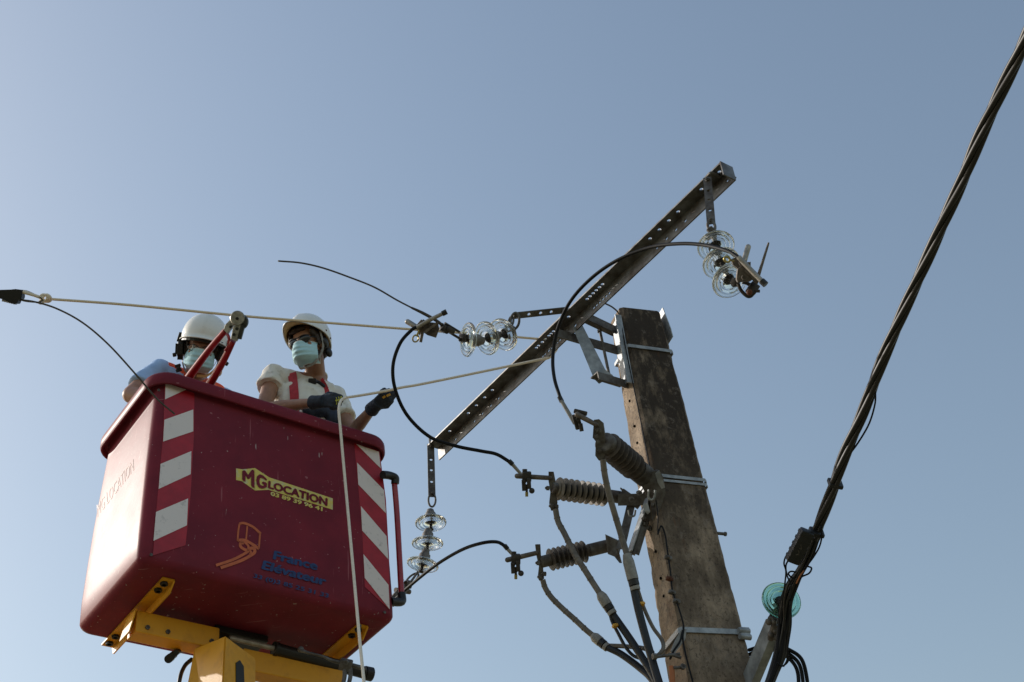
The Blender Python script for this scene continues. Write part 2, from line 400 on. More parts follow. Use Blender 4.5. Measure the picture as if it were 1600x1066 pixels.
z2 = zfront(1060, 750); band(z2+0.013, 0.018, 0.003, M_galv); band(z2-0.014, 0.014, 0.003, M_galv)
z3 = zfront(1110, 988); band(z3, 0.026, 0.006, M_galv, tilt=0.03)
bm = B()   # band buckle at the right end of the lowest band
x0, x1, y0, y1 = pole_at(z3)
for dz in (-0.018, 0.012): cyl(bm, pp(x1-0.045, y0-0.014, z3+dz), pp(x1+0.012, y0-0.010, z3+dz), 0.014)
box(bm, frame(pp(x1-0.012, y0-0.012, z3), pn, (0, 0, 1)), 0.06, 0.05, 0.012, 0.003)
obj('band_buckle', bm, M_galv, pole)
bm = B()   # thin cover plate on the right side near the top
x0, x1, y0, y1 = pole_at(6.4)
zt = 6.50; zb = 6.30
prism(bm, [pp(x1+0.004, 0.0, zt), pp(x1+0.004, 0.13, zt), pp(x1+0.028, 0.13, zb), pp(x1+0.028, 0.0, zb+0.0), pp(x1+0.020, -0.01, zb+0.05)], pu*0.005)
obj('top_plate', bm, M_galv, pole, smooth=False)
bm = B()
q = pp(pole_at(zfront(1125, 830))[1], 0.02, zfront(1123, 830)); cyl(bm, q-pu*0.03, q+pu*0.045, 0.008); hexbolt(bm, q+pu*0.036, pu, 0.011, 0.01)
obj('step_bolt', bm, M_galvd, pole)
# drilled holes and lodging marks on the sunlit side face
for i, (x, y) in enumerate([(975, 640), (984, 676), (990, 700), (994, 722), (1030, 905), (1037, 930), (1019, 868)]):
    n = -pu; o_ = pp(-0.0005, 0.05, 5.5); c = Pl(x, y, o_, n); k = pole_at(c.z)
    bm = B(); c = pp(k[0]-0.001, 0.085 if i < 4 else 0.10, c.z); cyl(bm, c+pu*0.01, c-pu*0.0018, 0.008, 0.007, 10)
    obj('form_hole', bm, M_hole, pole)
# earth wire running down the near corner
bm = B()
wpx = [(1028, 835), (1033, 822), (1039, 835), (1043, 862), (1048, 898), (1051, 925), (1060, 949), (1068, 978), (1067, 1000), (1073, 1030), (1083, 1068), (1095, 1120)]
pts = [Pl(x, y, FLt+pn*0.012, pn) for x, y in wpx]; tube(bm, pts, 0.0042, 8)
tube(bm, [Pl(x, y, FLt+pn*0.012, pn) for x, y in [(1067, 985), (1062, 1003), (1052, 1018), (1047, 1030)]], 0.005, 8)
tube(bm, [pp(-0.004, 0.01, 6.40), pp(-0.012, -0.006, 6.1), pp(-0.004, -0.008, 5.6), pp(-0.002, -0.006, 5.2), pts[0]], 0.003, 6)
ew = obj('earth_wire', bm, M_cable, pole)
for (x, y) in ((1046, 905), (1050, 926), (1057, 940), (1044, 872)):
    bm = B(); c = Pl(x, y, FLt+pn*0.01, pn); box(bm, frame(c, pn, (0.3, 0, 1)), 0.018, 0.034, 0.018, 0.003); hexbolt(bm, c+pn*0.008, pn, 0.007, 0.008)
    obj('wire_clip', bm, M_rust if y == 905 else M_galvd, ew)
bm = B()   # earth terminal low on the corner
for (x, y), (x2, y2) in (((1022, 1027), (1062, 1022)), ((1045, 1022), (1064, 1028)), ((1052, 1044), (1068, 1043))):
    cyl(bm, Pl(x, y, FLt+pn*0.02, pn), Pl(x2, y2, FLt+pn*0.02, pn), 0.007)
hexbolt(bm, Pl(1026, 1026, FLt+pn*0.02, pn), -pu, 0.014, 0.02); hexbolt(bm, Pl(1066, 1043, FLt+pn*0.02, pn), pn, 0.014, 0.014)
obj('earth_terminal', bm, M_galvd, pole)
bm = B(); tube(bm, [Pl(1049, 1042, FLt+pn*0.01, pn), Pl(1054, 1090, FLt+pn*0.01, pn), Pl(1075, 1200, FLt+pn*0.01, pn)], 0.013, 10)
obj('cable_duct', bm, M_pipe, pole)
bm = B()  # grey sealing tape wrapped on the corner by the lowest band
prism(bm, [Pl(x, y, FLt+pn*0.006, pn) for x, y in [(1064, 985), (1072, 984), (1070, 1000), (1052, 1024), (1047, 1018), (1055, 1000)]], pn*0.006)
obj('sealing_tape', bm, M_tapew, pole)

# ------------------------------------------------------------------ crossarm
AL = P(668, 695, 8.3); AR = Zp(1120, 258, AL.z); AZ = AL.z
aa = (AR-AL).normalized(); ab = V((-aa.y, aa.x, 0)); ALEN = (AR-AL).length + 0.02
AW, AH, AT = 0.080, 0.078, 0.008
hpx = [(701, 672), (730.6, 644), (743, 632), (756, 619.5), (768, 608), (837, 542), (841, 539), (846, 533), (850, 528), (856, 523), (860, 520), (864, 516.5), (886, 493),
       (917, 466), (921.6, 462), (926, 457), (931, 452.5), (936, 447.6), (941, 443), (1016, 372), (1031, 358), (1045, 343.6), (1060, 330), (1096.5, 295), (1125, 268)]
ht = sorted((Zp(x, y, AZ)-AL).dot(aa) for x, y in hpx)
def plate_holes(bm, M, L, W, T, xs, hy, rx, ry, seg=16):
    """plate in local x (length) y (width), thickness along -z, elliptical holes at xs"""
    t = bmesh.new(); c = rx*1.12; cur = 0
    cells = []
    for i, x in enumerate(xs):
        a = x-c; b_ = x+c
        if i and a < cells[-1][1]: a = cells[-1][1] = (xs[i-1]+x)/2
        cells.append([a, b_, x])
    def quad(x0, x1):
        if x1-x0 < 1e-5: return
        t.faces.new([t.verts.new((x0, 0, 0)), t.verts.new((x1, 0, 0)), t.verts.new((x1, W, 0)), t.verts.new((x0, W, 0))])
    for a, b_, x in cells:
        quad(cur, a); cur = b_; inner = []; outer = []
        for k in range(seg):
            an = 2*pi*(k+0.5)/seg; dx, dy = cos(an), sin(an)
            inner.append(t.verts.new((x+dx*min(rx, (b_-a)*0.45), hy+dy*ry, 0)))
            s = 1e9
            if dx > 1e-6: s = min(s, (b_-x)/dx)
            if dx < -1e-6: s = min(s, (a-x)/dx)
            if dy > 1e-6: s = min(s, (W-hy)/dy)
            if dy < -1e-6: s = min(s, -hy/dy)
            outer.append([x+dx*s, hy+dy*s])
        cor = [(b_, W), (a, W), (a, 0), (b_, 0)]
        ov = [t.verts.new((p[0], p[1], 0)) for p in outer]
        for k in range(seg):
            k2 = (k+1) % seg; f = [inner[k], ov[k], ov[k2], inner[k2]]
            p, q = outer[k], outer[k2]
            for cc in cor:
                on1 = abs(p[0]-cc[0]) < 1e-6 or abs(p[1]-cc[1]) < 1e-6; on2 = abs(q[0]-cc[0]) < 1e-6 or abs(q[1]-cc[1]) < 1e-6
                same = (abs(p[0]-q[0]) < 1e-6) or (abs(p[1]-q[1]) < 1e-6)
                if on1 and on2 and not same: f = [inner[k], ov[k], t.verts.new((cc[0], cc[1], 0)), ov[k2], inner[k2]]; break
            t.faces.new(f)
    quad(cur, L)
    bmesh.ops.remove_doubles(t, verts=t.verts[:], dist=1e-5)
    r = bmesh.ops.extrude_face_region(t, geom=t.faces[:]); vs = [g_ for g_ in r['geom'] if isinstance(g_, bmesh.types.BMVert)]
    bmesh.ops.translate(t, verts=vs, vec=(0, 0, -T)); bmesh.ops.recalc_face_normals(t, faces=t.faces[:])
    merge(bm, t, M)
arm = thing('crossarm', AL+aa*1.3, 'long dark steel angle crossarm drilled with rows of holes, bolted across the concrete pole top', 'crossarm')
bm = B()
Mh = Matrix.Identity(4)
for i in range(3): Mh[i][0] = aa[i]; Mh[i][1] = ab[i]; Mh[i][2] = (0, 0, 1)[i]; Mh[i][3] = AL[i]
plate_holes(bm, Mh, ALEN, AW, AT, ht, AW*0.45, 0.0105, 0.0085)
Mv = Matrix.Identity(4)
for i in range(3): Mv[i][0] = aa[i]; Mv[i][1] = (0, 0, -1)[i]; Mv[i][2] = ab[i]; Mv[i][3] = (AL+ab*AW+V((0, 0, -AT-0.0005)))[i]
plate_holes(bm, Mv, ALEN, AH, AT, ht, AH*0.55, 0.0125, 0.0085)
obj('angle_beam', bm, M_arm, arm, smooth=False)
def armpt(t, w=0.5, dz=0.0): return AL + aa*t + ab*AW*w + V((0, 0, dz))
bm = B()   # folded end cap + bolts at the right end
box(bm, Matrix(Mh) @ Matrix.Translation((ALEN+0.003, AW/2, -AH/2-0.002)), 0.006, AW, AH+0.012)
for dx in (-0.06, -0.01): hexbolt(bm, armpt(ALEN+dx, 1.0, -0.045), ab, 0.010, 0.010, 0.012)
obj('end_plate', bm, M_arm, arm, smooth=False)
# brackets between crossarm and pole: all meet the pole's left face
def pleft(b, z, out=0.0):
    k = pole_at(z); return pp(k[0]-out, b, z)
bm = B()   # mounting plate against the side face (channel)
ztop, zbot = 6.405, 5.985
for b0 in (0.015,):
    prism(bm, [pleft(0.012, ztop, 0.008), pleft(0.10, ztop, 0.008), pleft(0.10, zbot, 0.008), pleft(0.012, zbot, 0.008)], -pu*0.007)
prism(bm, [pleft(0.002, ztop, 0.0), pleft(0.010, ztop, 0.0), pleft(0.010, zbot-0.04, 0.0), pleft(0.002, zbot-0.04, 0.0)], -pu*0.035)
obj('mounting_plate', bm, M_galv, arm, smooth=False)
def stub(px_a, px_b, d_a, d_b, w, h, m_, name='bracket_arm', up=(0, 0, 1)):
    bm = B(); a = P(*px_a, d_a); b_ = P(*px_b, d_b); d = (b_-a).normalized(); upv = V(up)
    bar(bm, a, b_, w, 0.007, up=upv)                   # horizontal leg
    sd = d.cross(V(up)).normalized()
    bar(bm, a+sd*(w/2)-V(up)*h/2, b_+sd*(w/2)-V(up)*h/2, 0.007, h, up=upv)
    return obj(name, bm, m_, arm, smooth=False)
stub((905, 492), (962, 519), 7.56, 7.60, 0.07, 0.05, M_galvd)
stub((868, 520), (966, 548), 7.52, 7.54, 0.06, 0.055, M_galvd)
stub((928, 586), (974, 600), 7.28, 7.38, 0.06, 0.05, M_galvd)
bm = B()   # bright diagonal flat strap
A1, A2, A3, A4 = P(900, 515, 7.47), P(915, 515, 7.50), P(950, 582, 7.34), P(931, 588, 7.30)
prism(bm, [P(895, 512, 7.47), P(910, 508, 7.5), P(946, 578, 7.36), P(928, 592, 7.30)], V((0.0, 0.006, 0.006)))
prism(bm, [P(946, 578, 7.36), P(928, 592, 7.30), P(936, 600, 7.30), P(958, 587, 7.36)], V((0.0, 0.006, 0.006)))
obj('diagonal_strap', bm, M_galv, arm, smooth=False)
bm = B(); cyl(bm, P(937, 515, 7.55), P(953, 592, 7.38), 0.008); hexbolt(bm, P(937, 519, 7.54), V((0, 0, 1)), 0.013, 0.012)
obj('tie_rod', bm, M_galvd, arm)
bm = B(); tube(bm, [P(928, 465, 7.50), P(945, 474, 7.52), P(958, 481, 7.55), P(968, 492, 7.58), P(971, 510, 7.6)], 0.0045, 8)
obj('bonding_wire', bm, M_galvd, arm)

# ------------------------------------------------------------------ glass insulators
def disc_glass(R=0.0885):
    bm = B()
    prof = [(0.026, -0.004), (0.040, -0.003), (0.060, -0.008), (0.078, -0.016), (R-0.004, -0.021), (R, -0.025), (R+0.0005, -0.031), (R-0.003, -0.0365), (R-0.009, -0.037), (R-0.013, -0.031),
            (0.070, -0.024), (0.0665, -0.028), (0.066, -0.040), (0.062, -0.043), (0.057, -0.040), (0.055, -0.024), (0.051, -0.021), (0.048, -0.025), (0.047, -0.038), (0.043, -0.041), (0.039, -0.038),
            (0.038, -0.018), (0.026, -0.016)]
    lathe(bm, Matrix.Identity(4), prof, 56, closed=True); bmesh.ops.recalc_face_normals(bm, faces=bm.faces[:])
    for f in bm.faces: f.smooth = True
    me = bpy.data.meshes.new('disc_glass'); bm.to_mesh(me); bm.free(); return me
def disc_cap():
    bm = B(); lathe(bm, Matrix.Identity(4), [(0, 0.062), (0.012, 0.062), (0.020, 0.056), (0.024, 0.040), (0.031, 0.030), (0.033, 0.006), (0.036, 0.002), (0.036, -0.002), (0, -0.002)], 28)
    bmesh.ops.recalc_face_normals(bm, faces=bm.faces[:])
    for f in bm.faces: f.smooth = True
    me = bpy.data.meshes.new('disc_cap'); bm.to_mesh(me); bm.free(); return me
def disc_pin():
    bm = B(); lathe(bm, Matrix.Identity(4), [(0.026, -0.014), (0.026, -0.022), (0.014, -0.028), (0.009, -0.032), (0.008, -0.066), (0.014, -0.070), (0.014, -0.076), (0, -0.078)], 20)
    lathe(bm, Matrix.Identity(4), [(0, -0.012), (0.026, -0.014)], 20)
    for f in bm.faces: f.smooth = True
    me = bpy.data.meshes.new('disc_pin'); bm.to_mesh(me); bm.free(); return me
ME_G, ME_C, ME_P = disc_glass(), disc_cap(), disc_pin()
ME_C.materials.append(M_cap); ME_P.materials.append(M_cem)
ME_G.materials.append(M_glass)
ME_G2 = ME_G.copy(); ME_G2.materials.clear(); ME_G2.materials.append(M_gglass)
def put_disc(parent, p, axis, sc=1.0, me=None, shade=None):
    root = parent
    g_ = bpy.data.objects.new('insulator_disc', me or ME_G); COL.objects.link(g_); g_.parent = parent
    g_.matrix_local = Matrix.Translation(-root.location) @ frame(p, axis) @ Matrix.Scale(sc, 4) @ Matrix.Translation((0, 0, 0.02))
    for nm, md in (('cap', ME_C), ('pin', ME_P)):
        c = bpy.data.objects.new(nm, md); COL.objects.link(c); c.parent = g_
    return g_
def strap(a, b, w, name, parent, nrm, m_=None, gap=0.0):
    """flat perforated hanger strap from a to b, with fork ends"""
    bm = B(); a, b = V(a), V(b); d = (b-a); L = d.length; n = V(nrm); n = (n-d.normalized()*n.dot(d.normalized())).normalized()
    y = n.cross(d.normalized()); M = Matrix.Identity(4); o_ = a - y*w/2
    for i in range(3): M[i][0] = d.normalized()[i]; M[i][1] = y[i]; M[i][2] = n[i]; M[i][3] = o_[i]
    plate_holes(bm, M, L, w, 0.007, [0.022, L*0.30, L*0.5, L*0.72, L-0.022], w/2, 0.0085, 0.0085)
    hexbolt(bm, a+d.normalized()*0.022+n*0.0, n, 0.012, 0.010, 0.008); hexbolt(bm, b-d.normalized()*0.022, n, 0.011, 0.008, 0.006)
    return obj(name, bm, m_ or M_galvd, parent, smooth=False)
camdir = -CF
# string hanging from the far (left) end of the crossarm
G_ = 'glass insulator strings on the crossarm'
Y0 = 6.80
t1 = thing('insulator_string', Yp(675, 690, Y0), 'clear glass disc string hanging straight down from the low left end of the crossarm', 'insulator', G_)
top = Yp(673, 694, Y0); bot = Yp(675, 776, Y0)
strap(top, bot, 0.042, 'hanging_strap', t1, V((0.25, -0.95, 0)))
bm = B(); tube(bm, [top+V((0.03, 0.02, 0.035)), top+V((0.0, -0.025, 0.03)), top+V((0, -0.02, -0.02))], 0.007, 8); obj('hook_bolt', bm, M_galvd, t1); bm = B(); link(bm, Yp(675, 771, Y0), Yp(675, 792, Y0), 0.006, 0.45)
obj('shackle', bm, M_galvd, t1)
d1, d2, d3 = Yp(673, 815, Y0), Yp(668, 847, Y0-0.03), Yp(661, 880, Y0-0.05)
put_disc(t1, d1, V((0.02, 0, 1)), 1.0); put_disc(t1, d2, V((0.10, -0.10, 1)), 1.0); put_disc(t1, d3, V((0.28, -0.06, 1)), 1.0)
bm = B(); a = P(655, 891, 8.02); b_ = P(640, 912, 7.9)
ell(bm, a, (0.016, 0.016, 0.016)); cyl(bm, a, b_, 0.007); link(bm, P(652, 896, 8.0), P(636, 914, 7.88), 0.006, 0.35); 
box(bm, frame(P(636, 915, 7.88), b_-a, CR), 0.03, 0.045, 0.05, 0.005); hexbolt(bm, P(634, 910, 7.84), camdir, 0.012, 0.014)
hexbolt(bm, P(641, 917, 7.84), camdir, 0.010, 0.014)
obj('clevis', bm, M_clamp, t1)
bm = B(); bar(bm, P(632, 918, 7.86), P(612, 942, 7.7), 0.05, 0.035, up=camdir, bev=0.006); cyl(bm, P(628, 905, 7.82), P(622, 935, 7.80), 0.012)
cyl(bm, P(640, 925, 7.88), P(618, 922, 7.8), 0.014)
obj('dead_end_clamp', bm, M_clamp, t1)

# middle string, pulled out level towards the left
t2 = thing('insulator_string', P(880, 487, 7.48), 'clear glass disc string stretched out sideways, left of the crossarm middle', 'insulator', G_)
strap(P(886, 485, 7.49), P(803, 494, 7.36), 0.036, 'hanging_strap', t2, V((0.1, -0.4, -0.9)))
bm = B(); link(bm, P(806, 489, 7.36), P(803, 514, 7.33), 0.007, 0.5); link(bm, P(800, 495, 7.36), P(797, 510, 7.33), 0.006, 0.4)
obj('shackle', bm, M_galvd, t2)
c1, c2, c3 = P(788, 522, 7.30), P(763, 528, 7.23), P(734, 531, 7.15)
put_disc(t2, c1, (P(803, 511, 7.33)-P(775, 527, 7.22)), 1.0); put_disc(t2, c2, P(790, 520, 7.30)-P(748, 532, 7.17), 1.0); put_disc(t2, c3, P(756, 531, 7.19)-P(718, 528, 7.13), 1.0)
bm = B(); box(bm, frame(P(724, 528, 7.11), P(734, 531, 7.15)-P(715, 524, 7.09), CU), 0.04, 0.04, 0.035, 0.006)
a, b_ = P(718, 524, 7.09), P(695, 510, 7.04)
for s in (-1, 1): cyl(bm, a+CU*0.016*s, b_+CU*0.016*s, 0.0065)
box(bm, frame(P(694, 514, 7.04), b_-a, CU), 0.035, 0.04, 0.04, 0.006); box(bm, frame(P(703, 516, 7.04), b_-a, CU), 0.026, 0.03, 0.05, 0.006)
for p in ((691, 508), (698, 519), (720, 531)): hexbolt(bm, P(*p, 7.04), camdir, 0.011, 0.012)
obj('clevis', bm, M_cem, t2)
cl = None
bm = B()
prism(bm, [P(x, y, 7.0) for x, y in [(661, 499), (668, 503), (684, 505), (686, 514), (681, 528), (668, 524), (662, 520), (655, 524), (652, 516)]], CF*0.03)
bar(bm, P(663, 520, 6.97), P(684, 504, 6.97), 0.012, 0.03, up=camdir)
bar(bm, P(652, 514, 6.99), P(662, 502, 6.99), 0.03, 0.03, up=camdir, bev=0.004)
hexbolt(bm, P(678, 518, 6.99), camdir, 0.014, 0.014); hexbolt(bm, P(669, 508, 6.99), camdir, 0.010, 0.014)
cyl(bm, P(660, 520, 6.97), P(657, 535, 6.97), 0.008)
cb = obj('dead_end_clamp', bm, M_clamp, t2)
bm = B(); caps(bm, P(637, 503, 7.04), P(652, 512, 7.01), 0.014, 0.013)
obj('tail_tube', bm, M_alu, cb)
bm = B(); link(bm, P(652, 524, 6.96), P(647, 534, 6.96), 0.004, 0.8); cyl(bm, P(655, 516, 6.96), P(651, 526, 6.96), 0.005)
obj('eye_bolt', bm, M_brass, cb)

# right string, slack and hanging in a curve towards the camera
t3 = thing('insulator_string', P(1105, 280, 6.76), 'clear glass disc string sagging in a curve below the high right crossarm end', 'insulator', G_)
strap(P(1105, 277, 6.75), P(1111, 349, 6.52), 0.040, 'hanging_strap', t3, V((-0.2, -0.9, 0)))
bm = B(); tube(bm, [P(1105, 275, 6.77), P(1112, 270, 6.74), P(1125, 277, 6.78)], 0.007, 8); obj('hook_bolt', bm, M_galvd, t3); bm = B(); link(bm, P(1110, 345, 6.53), P(1113, 362, 6.49), 0.007, 0.5)
bar(bm, P(1107, 356, 6.5), P(1116, 366, 6.5), 0.035, 0.03, up=CU, bev=0.006); cyl(bm, P(1105, 358, 6.49), P(1119, 364, 6.49), 0.006)
obj('shackle', bm, M_galvd, t3)
e1, e2, e3 = P(1118, 383, 6.47), P(1126, 410, 6.38), P(1139, 437, 6.30)
put_disc(t3, e1, P(1111, 362, 6.56)-P(1121, 392, 6.44), 0.97); put_disc(t3, e2, P(1116, 390, 6.46)-P(1131, 420, 6.33), 0.97); put_disc(t3, e3, P(1124, 424, 6.37)-P(1146, 444, 6.25), 0.97)
bm = B()
box(bm, frame(P(1149, 441, 6.22), P(1159, 448, 6.2)-P(1146, 440, 6.23), CU), 0.035, 0.035, 0.03, 0.005)
q = [P(*p, 6.17) for p in [(1153, 443), (1158, 454), (1168, 463), (1175, 461), (1178, 452), (1168, 443), (1160, 441)]]
tube(bm, q, 0.0085, 8); bar(bm, P(1172, 458, 6.15), P(1180, 445, 6.17), 0.042, 0.035, up=camdir, bev=0.004)
hexbolt(bm, P(1180, 455, 6.14), CR, 0.007, 0.02)
obj('clevis', bm, M_cem, t3)
bm = B(); caps(bm, P(1171, 457, 6.13), P(1171, 457, 6.18), 0.014, 0.014); obj('clevis_pin', bm, M_rust, t3)
bm = B()
prism(bm, [P(x, y, 6.12) for x, y in [(1153, 420), (1160, 415), (1172, 427), (1177, 436), (1172, 440), (1153, 441), (1151, 436)]], CF*0.03)
prism(bm, [P(x, y, 6.16) for x, y in [(1143, 405), (1150, 402), (1164, 412), (1173, 409), (1173, 416), (1169, 420), (1158, 424), (1146, 414)]], CF*0.03)
bar(bm, P(1165, 420, 6.13), P(1186, 440, 6.13), 0.03, 0.03, up=camdir, bev=0.004)
hexbolt(bm, P(1162, 434, 6.11), camdir, 0.012, 0.012); hexbolt(bm, P(1158, 411, 6.13), camdir, 0.012, 0.014); hexbolt(bm, P(1168, 413, 6.13), camdir, 0.010, 0.014)
cb = obj('dead_end_clamp', bm, M_clamp, t3)
bm = B(); caps(bm, P(1169, 386, 6.20), P(1163, 407, 6.17), 0.0125, 0.0125); obj('tail_tube', bm, M_alu, cb)
bm = B(); tube(bm, [P(1201, 379, 6.2), P(1199, 386, 6.2), P(1190, 415, 6.18), P(1181, 443, 6.17)], [0.004, 0.005, 0.0065, 0.009], 8); obj('armour_rod', bm, M_clamp, cb)
bm = B(); link(bm, P(1132, 403, 6.12), P(1140, 408, 6.12), 0.005, 0.8); cyl(bm, P(1140, 406, 6.12), P(1146, 408, 6.14), 0.005)
obj('eye_bolt', bm, M_brass, cb)

# ------------------------------------------------------------------ jumper cables
def cable(name, label, pts, r, m_, group=None, cat='cable', seg=10, ferr=None, ferr2=None):
    t = thing(name, pts[0], label, cat, group); bm = B(); tube(bm, pts, r, seg, n=10); obj('cable_jacket', bm, m_, t)
    for f in (ferr, ferr2):
        if f:
            bm = B(); tube(bm, f[0], f[1], 10, smooth=False); obj(f[3] if len(f) > 3 else 'ferrule', bm, f[2], t)
    return t
GJ = 'black jumper cables between clamps and arresters'
j1 = cable('jumper_cable', 'black cable looping from the middle clamp down past the left end of the crossarm', 
    [P(652, 511, 6.98), P(643, 516, 6.97), P(625, 537, 6.95), P(614, 572, 6.93), P(618, 610, 6.93), P(637, 650, 6.94), P(672, 683, 6.95), P(712, 697, 6.95), P(752, 705, 6.94), P(776, 710, 6.93), P(798, 723, 6.92)], 0.0088, M_cable, GJ,
    ferr=([P(795, 720, 6.92), P(801, 726, 6.92)], 0.012, M_black, 'collar'), ferr2=([P(800, 725, 6.92), P(815, 742, 6.92)], [0.0095, 0.008], M_alu))
bm = B(); tube(bm, [P(651, 512, 6.98), P(670, 501, 6.965), P(694, 489, 6.95)], [0.010, 0.011, 0.010], 10); obj('connector_tube', bm, M_alu, j1)
bm = B(); cyl(bm, P(691, 490.5, 6.95), P(698, 487, 6.95), 0.0135); obj('end_cap', bm, M_black, j1)
j2 = cable('jumper_cable', 'black cable arching from the right clamp over the crossarm and down to the top arrester',
    [P(1155, 403, 6.12), P(1136, 392, 6.2), P(1100, 383, 6.36), P(1060, 381, 6.5), P(1015, 387, 6.65), P(966, 406, 6.78), P(925, 434, 6.88), P(892, 470, 6.95), P(872, 512, 6.98), P(864, 555, 6.95), P(866, 590, 6.85), P(876, 624, 6.75)], 0.0088, M_cable, GJ,
    ferr=([P(874, 620, 6.75), P(878, 628, 6.74)], 0.012, M_black, 'collar'), ferr2=([P(877, 626, 6.74), P(890, 648, 6.7), P(898, 662, 6.68)], [0.0095, 0.010, 0.009], M_tapew))
bm = B(); tube(bm, [P(1154, 402, 6.12), P(1175, 424, 6.08), P(1191, 440, 6.05)], [0.0115, 0.0115, 0.011], 10); obj('connector_tube', bm, M_alu, j2)
bm = B(); cyl(bm, P(1190, 439, 6.05), P(1196.5, 445, 6.04), 0.0145); obj('end_cap', bm, M_black, j2)
j3 = cable('jumper_cable', 'black cable rising from behind the red basket to the lowest arrester',
    [P(618, 936, 7.7), P(640, 916, 7.6), P(680, 884, 7.4), P(720, 860, 7.2), P(752, 849, 7.05), P(776, 847, 6.98), P(790, 854, 6.95)], 0.0088, M_cable, GJ,
    ferr=([P(788, 852, 6.95), P(793, 858, 6.95)], 0.012, M_black, 'collar'), ferr2=([P(792, 857, 6.95), P(804, 870, 6.93)], [0.0095, 0.008], M_alu))

# ------------------------------------------------------------------ surge arresters
GA = 'surge arresters on the pole bracket'
def arrester(label, plate, p0, p1, nshed, R, core, m_shed, rod, clamp_px, d, endr=0.026, s0=0.04, s1=0.75, plate_w=0.03, pn_=None):
    """plate: polygon px; p0 front of housing, p1 rear end; rod: two px of connector rod"""
    t = thing('surge_arrester', p1, label, 'surge arrester', GA)
    ax = (p1-p0); L = ax.length; M = frame(p0, ax)
    prof = [(0, -0.004), (endr, -0.004), (endr, s0*L*0.6), (core*1.25, s0*L)]
    for i in range(nshed):
        z0 = L*(s0+(s1-s0)*(i+0.15)/nshed); dz = L*(s1-s0)/nshed
        prof += [(core, z0), (R*0.97, z0+dz*0.14), (R, z0+dz*0.20), (R*0.97, z0+dz*0.27), (core*1.02, z0+dz*0.34), (core, z0+dz*0.9)]
    prof += [(core, L*s1), (endr*1.05, L*(s1+0.02)), (endr*1.05, L*0.9), (endr*0.8, L*0.93), (endr*0.8, L), (0, L)]
    bm = B(); lathe(bm, M, prof, 32); h = obj('shed_housing', bm, m_shed, t, ang=22)
    bm = B(); lathe(bm, M, [(0, -0.012), (endr*0.9, -0.012), (endr*1.12, -0.006), (endr*1.12, 0.03), (endr*0.8, 0.034), (0, 0.034)], 24); obj('end_fitting', bm, M_galvd, t); bm = B()
    lathe(bm, M, [(endr*0.7, L*(s1+0.03)), (endr*1.22, L*(s1+0.03)), (endr*1.22, L*0.93), (endr*0.9, L*0.99), (0, L)], 24)
    obj('end_fitting', bm, M_galvd, t)
    bm = B(); n = ax.normalized(); prism(bm, [P(x, y, d) for x, y in plate], n*0.008); obj('terminal_plate', bm, M_galvd, t, smooth=False)
    return t
def lugclamp(t, rod0, rod1, d0, d1, cx, r=0.0115):
    bm = B(); caps(bm, P(*rod0, d0), P(*rod1, d1), r*1.1, r); obj('connector_rod', bm, M_clamp, t)
    bm = B(); (x, y) = cx
    box(bm, frame(P(x+1, y+3, d0), camdir, CU), 0.05, 0.045, 0.045, 0.006)
    bar(bm, P(x-4, y+8, d0-0.02), P(x-3, y+25, d0-0.02), 0.02, 0.026, up=camdir, bev=0.003)
    bar(bm, P(x+4, y+5, d0-0.02), P(x+5, y+22, d0-0.02), 0.02, 0.026, up=camdir, bev=0.003)
    cyl(bm, P(x+1, y+15, d0-0.02), P(x+1, y+33, d0-0.02), 0.006); ell(bm, P(x+9, y+25, d0-0.02), (0.014, 0.014, 0.014))
    hexbolt(bm, P(x-2, y-5, d0), CU, 0.012, 0.012); hexbolt(bm, P(x-3, y+12, d0-0.03), camdir, 0.010, 0.01)
    cb = obj('tap_clamp', bm, M_cem, t)
    bm = B(); cyl(bm, P(x+1, y+27, d0-0.02), P(x+1, y+34, d0-0.02), 0.0075); obj('clamp_bolt', bm, M_brass, cb)
# A: upper of the two level ones
arA = arrester('surge arrester with pale grey ribs lying level beside the pole, middle one of three', [(857, 737), (863, 737), (866, 752), (867, 770), (869, 785), (867, 797), (861, 798), (858, 786), (860, 768), (857, 752)],
    P(866, 763, 6.84), P(975, 778, 7.02), 9, 0.057, 0.030, M_porcg, None, None, 6.84)
# dark core between pale sheds
bm = B(); lathe(bm, frame(P(866, 763, 6.84), P(975, 778, 7.02)-P(866, 763, 6.84)), [(0.0315, 0.02), (0.0315, 0.36)], 24); obj('core_sleeve', bm, M_black, arA)
lugclamp(arA, (808, 744), (859, 747), 6.84, 6.84, (822, 742))
arB = arrester('surge arrester with dark thin ribs tilting slightly upward beside the pole, lowest of three', [(836, 851), (842, 851), (843, 868), (846, 885), (848, 905), (843, 908), (840, 903), (842, 885), (838, 868)],
    P(847, 878, 6.80), P(958, 851, 6.95), 8, 0.055, 0.024, M_porc, None, None, 6.79, s0=0.10, s1=0.62)
lugclamp(arB, (793, 875), (839, 864), 6.79, 6.79, (805, 871))
arC = arrester('surge arrester pointing toward the camera with large ribs, topmost of three against the pole', [(928, 656), (936, 655), (942, 660), (946, 688), (944, 716), (935, 719), (930, 712), (931, 690), (926, 684)],
    P(945, 692, 6.62), P(1012, 748, 6.90), 7, 0.066, 0.030, M_porcm, None, None, 6.60, endr=0.045, s0=0.06, s1=0.70)
bm = B(); lathe(bm, frame(P(945, 692, 6.62), P(1012, 748, 6.90)-P(945, 692, 6.62)), [(0.0315, 0.035), (0.0315, 0.27)], 24); obj('core_sleeve', bm, M_black, arC)
bm = B(); caps(bm, P(902, 648, 6.63), P(932, 664, 6.60), 0.013, 0.011); obj('connector_rod', bm, M_clamp, arC)
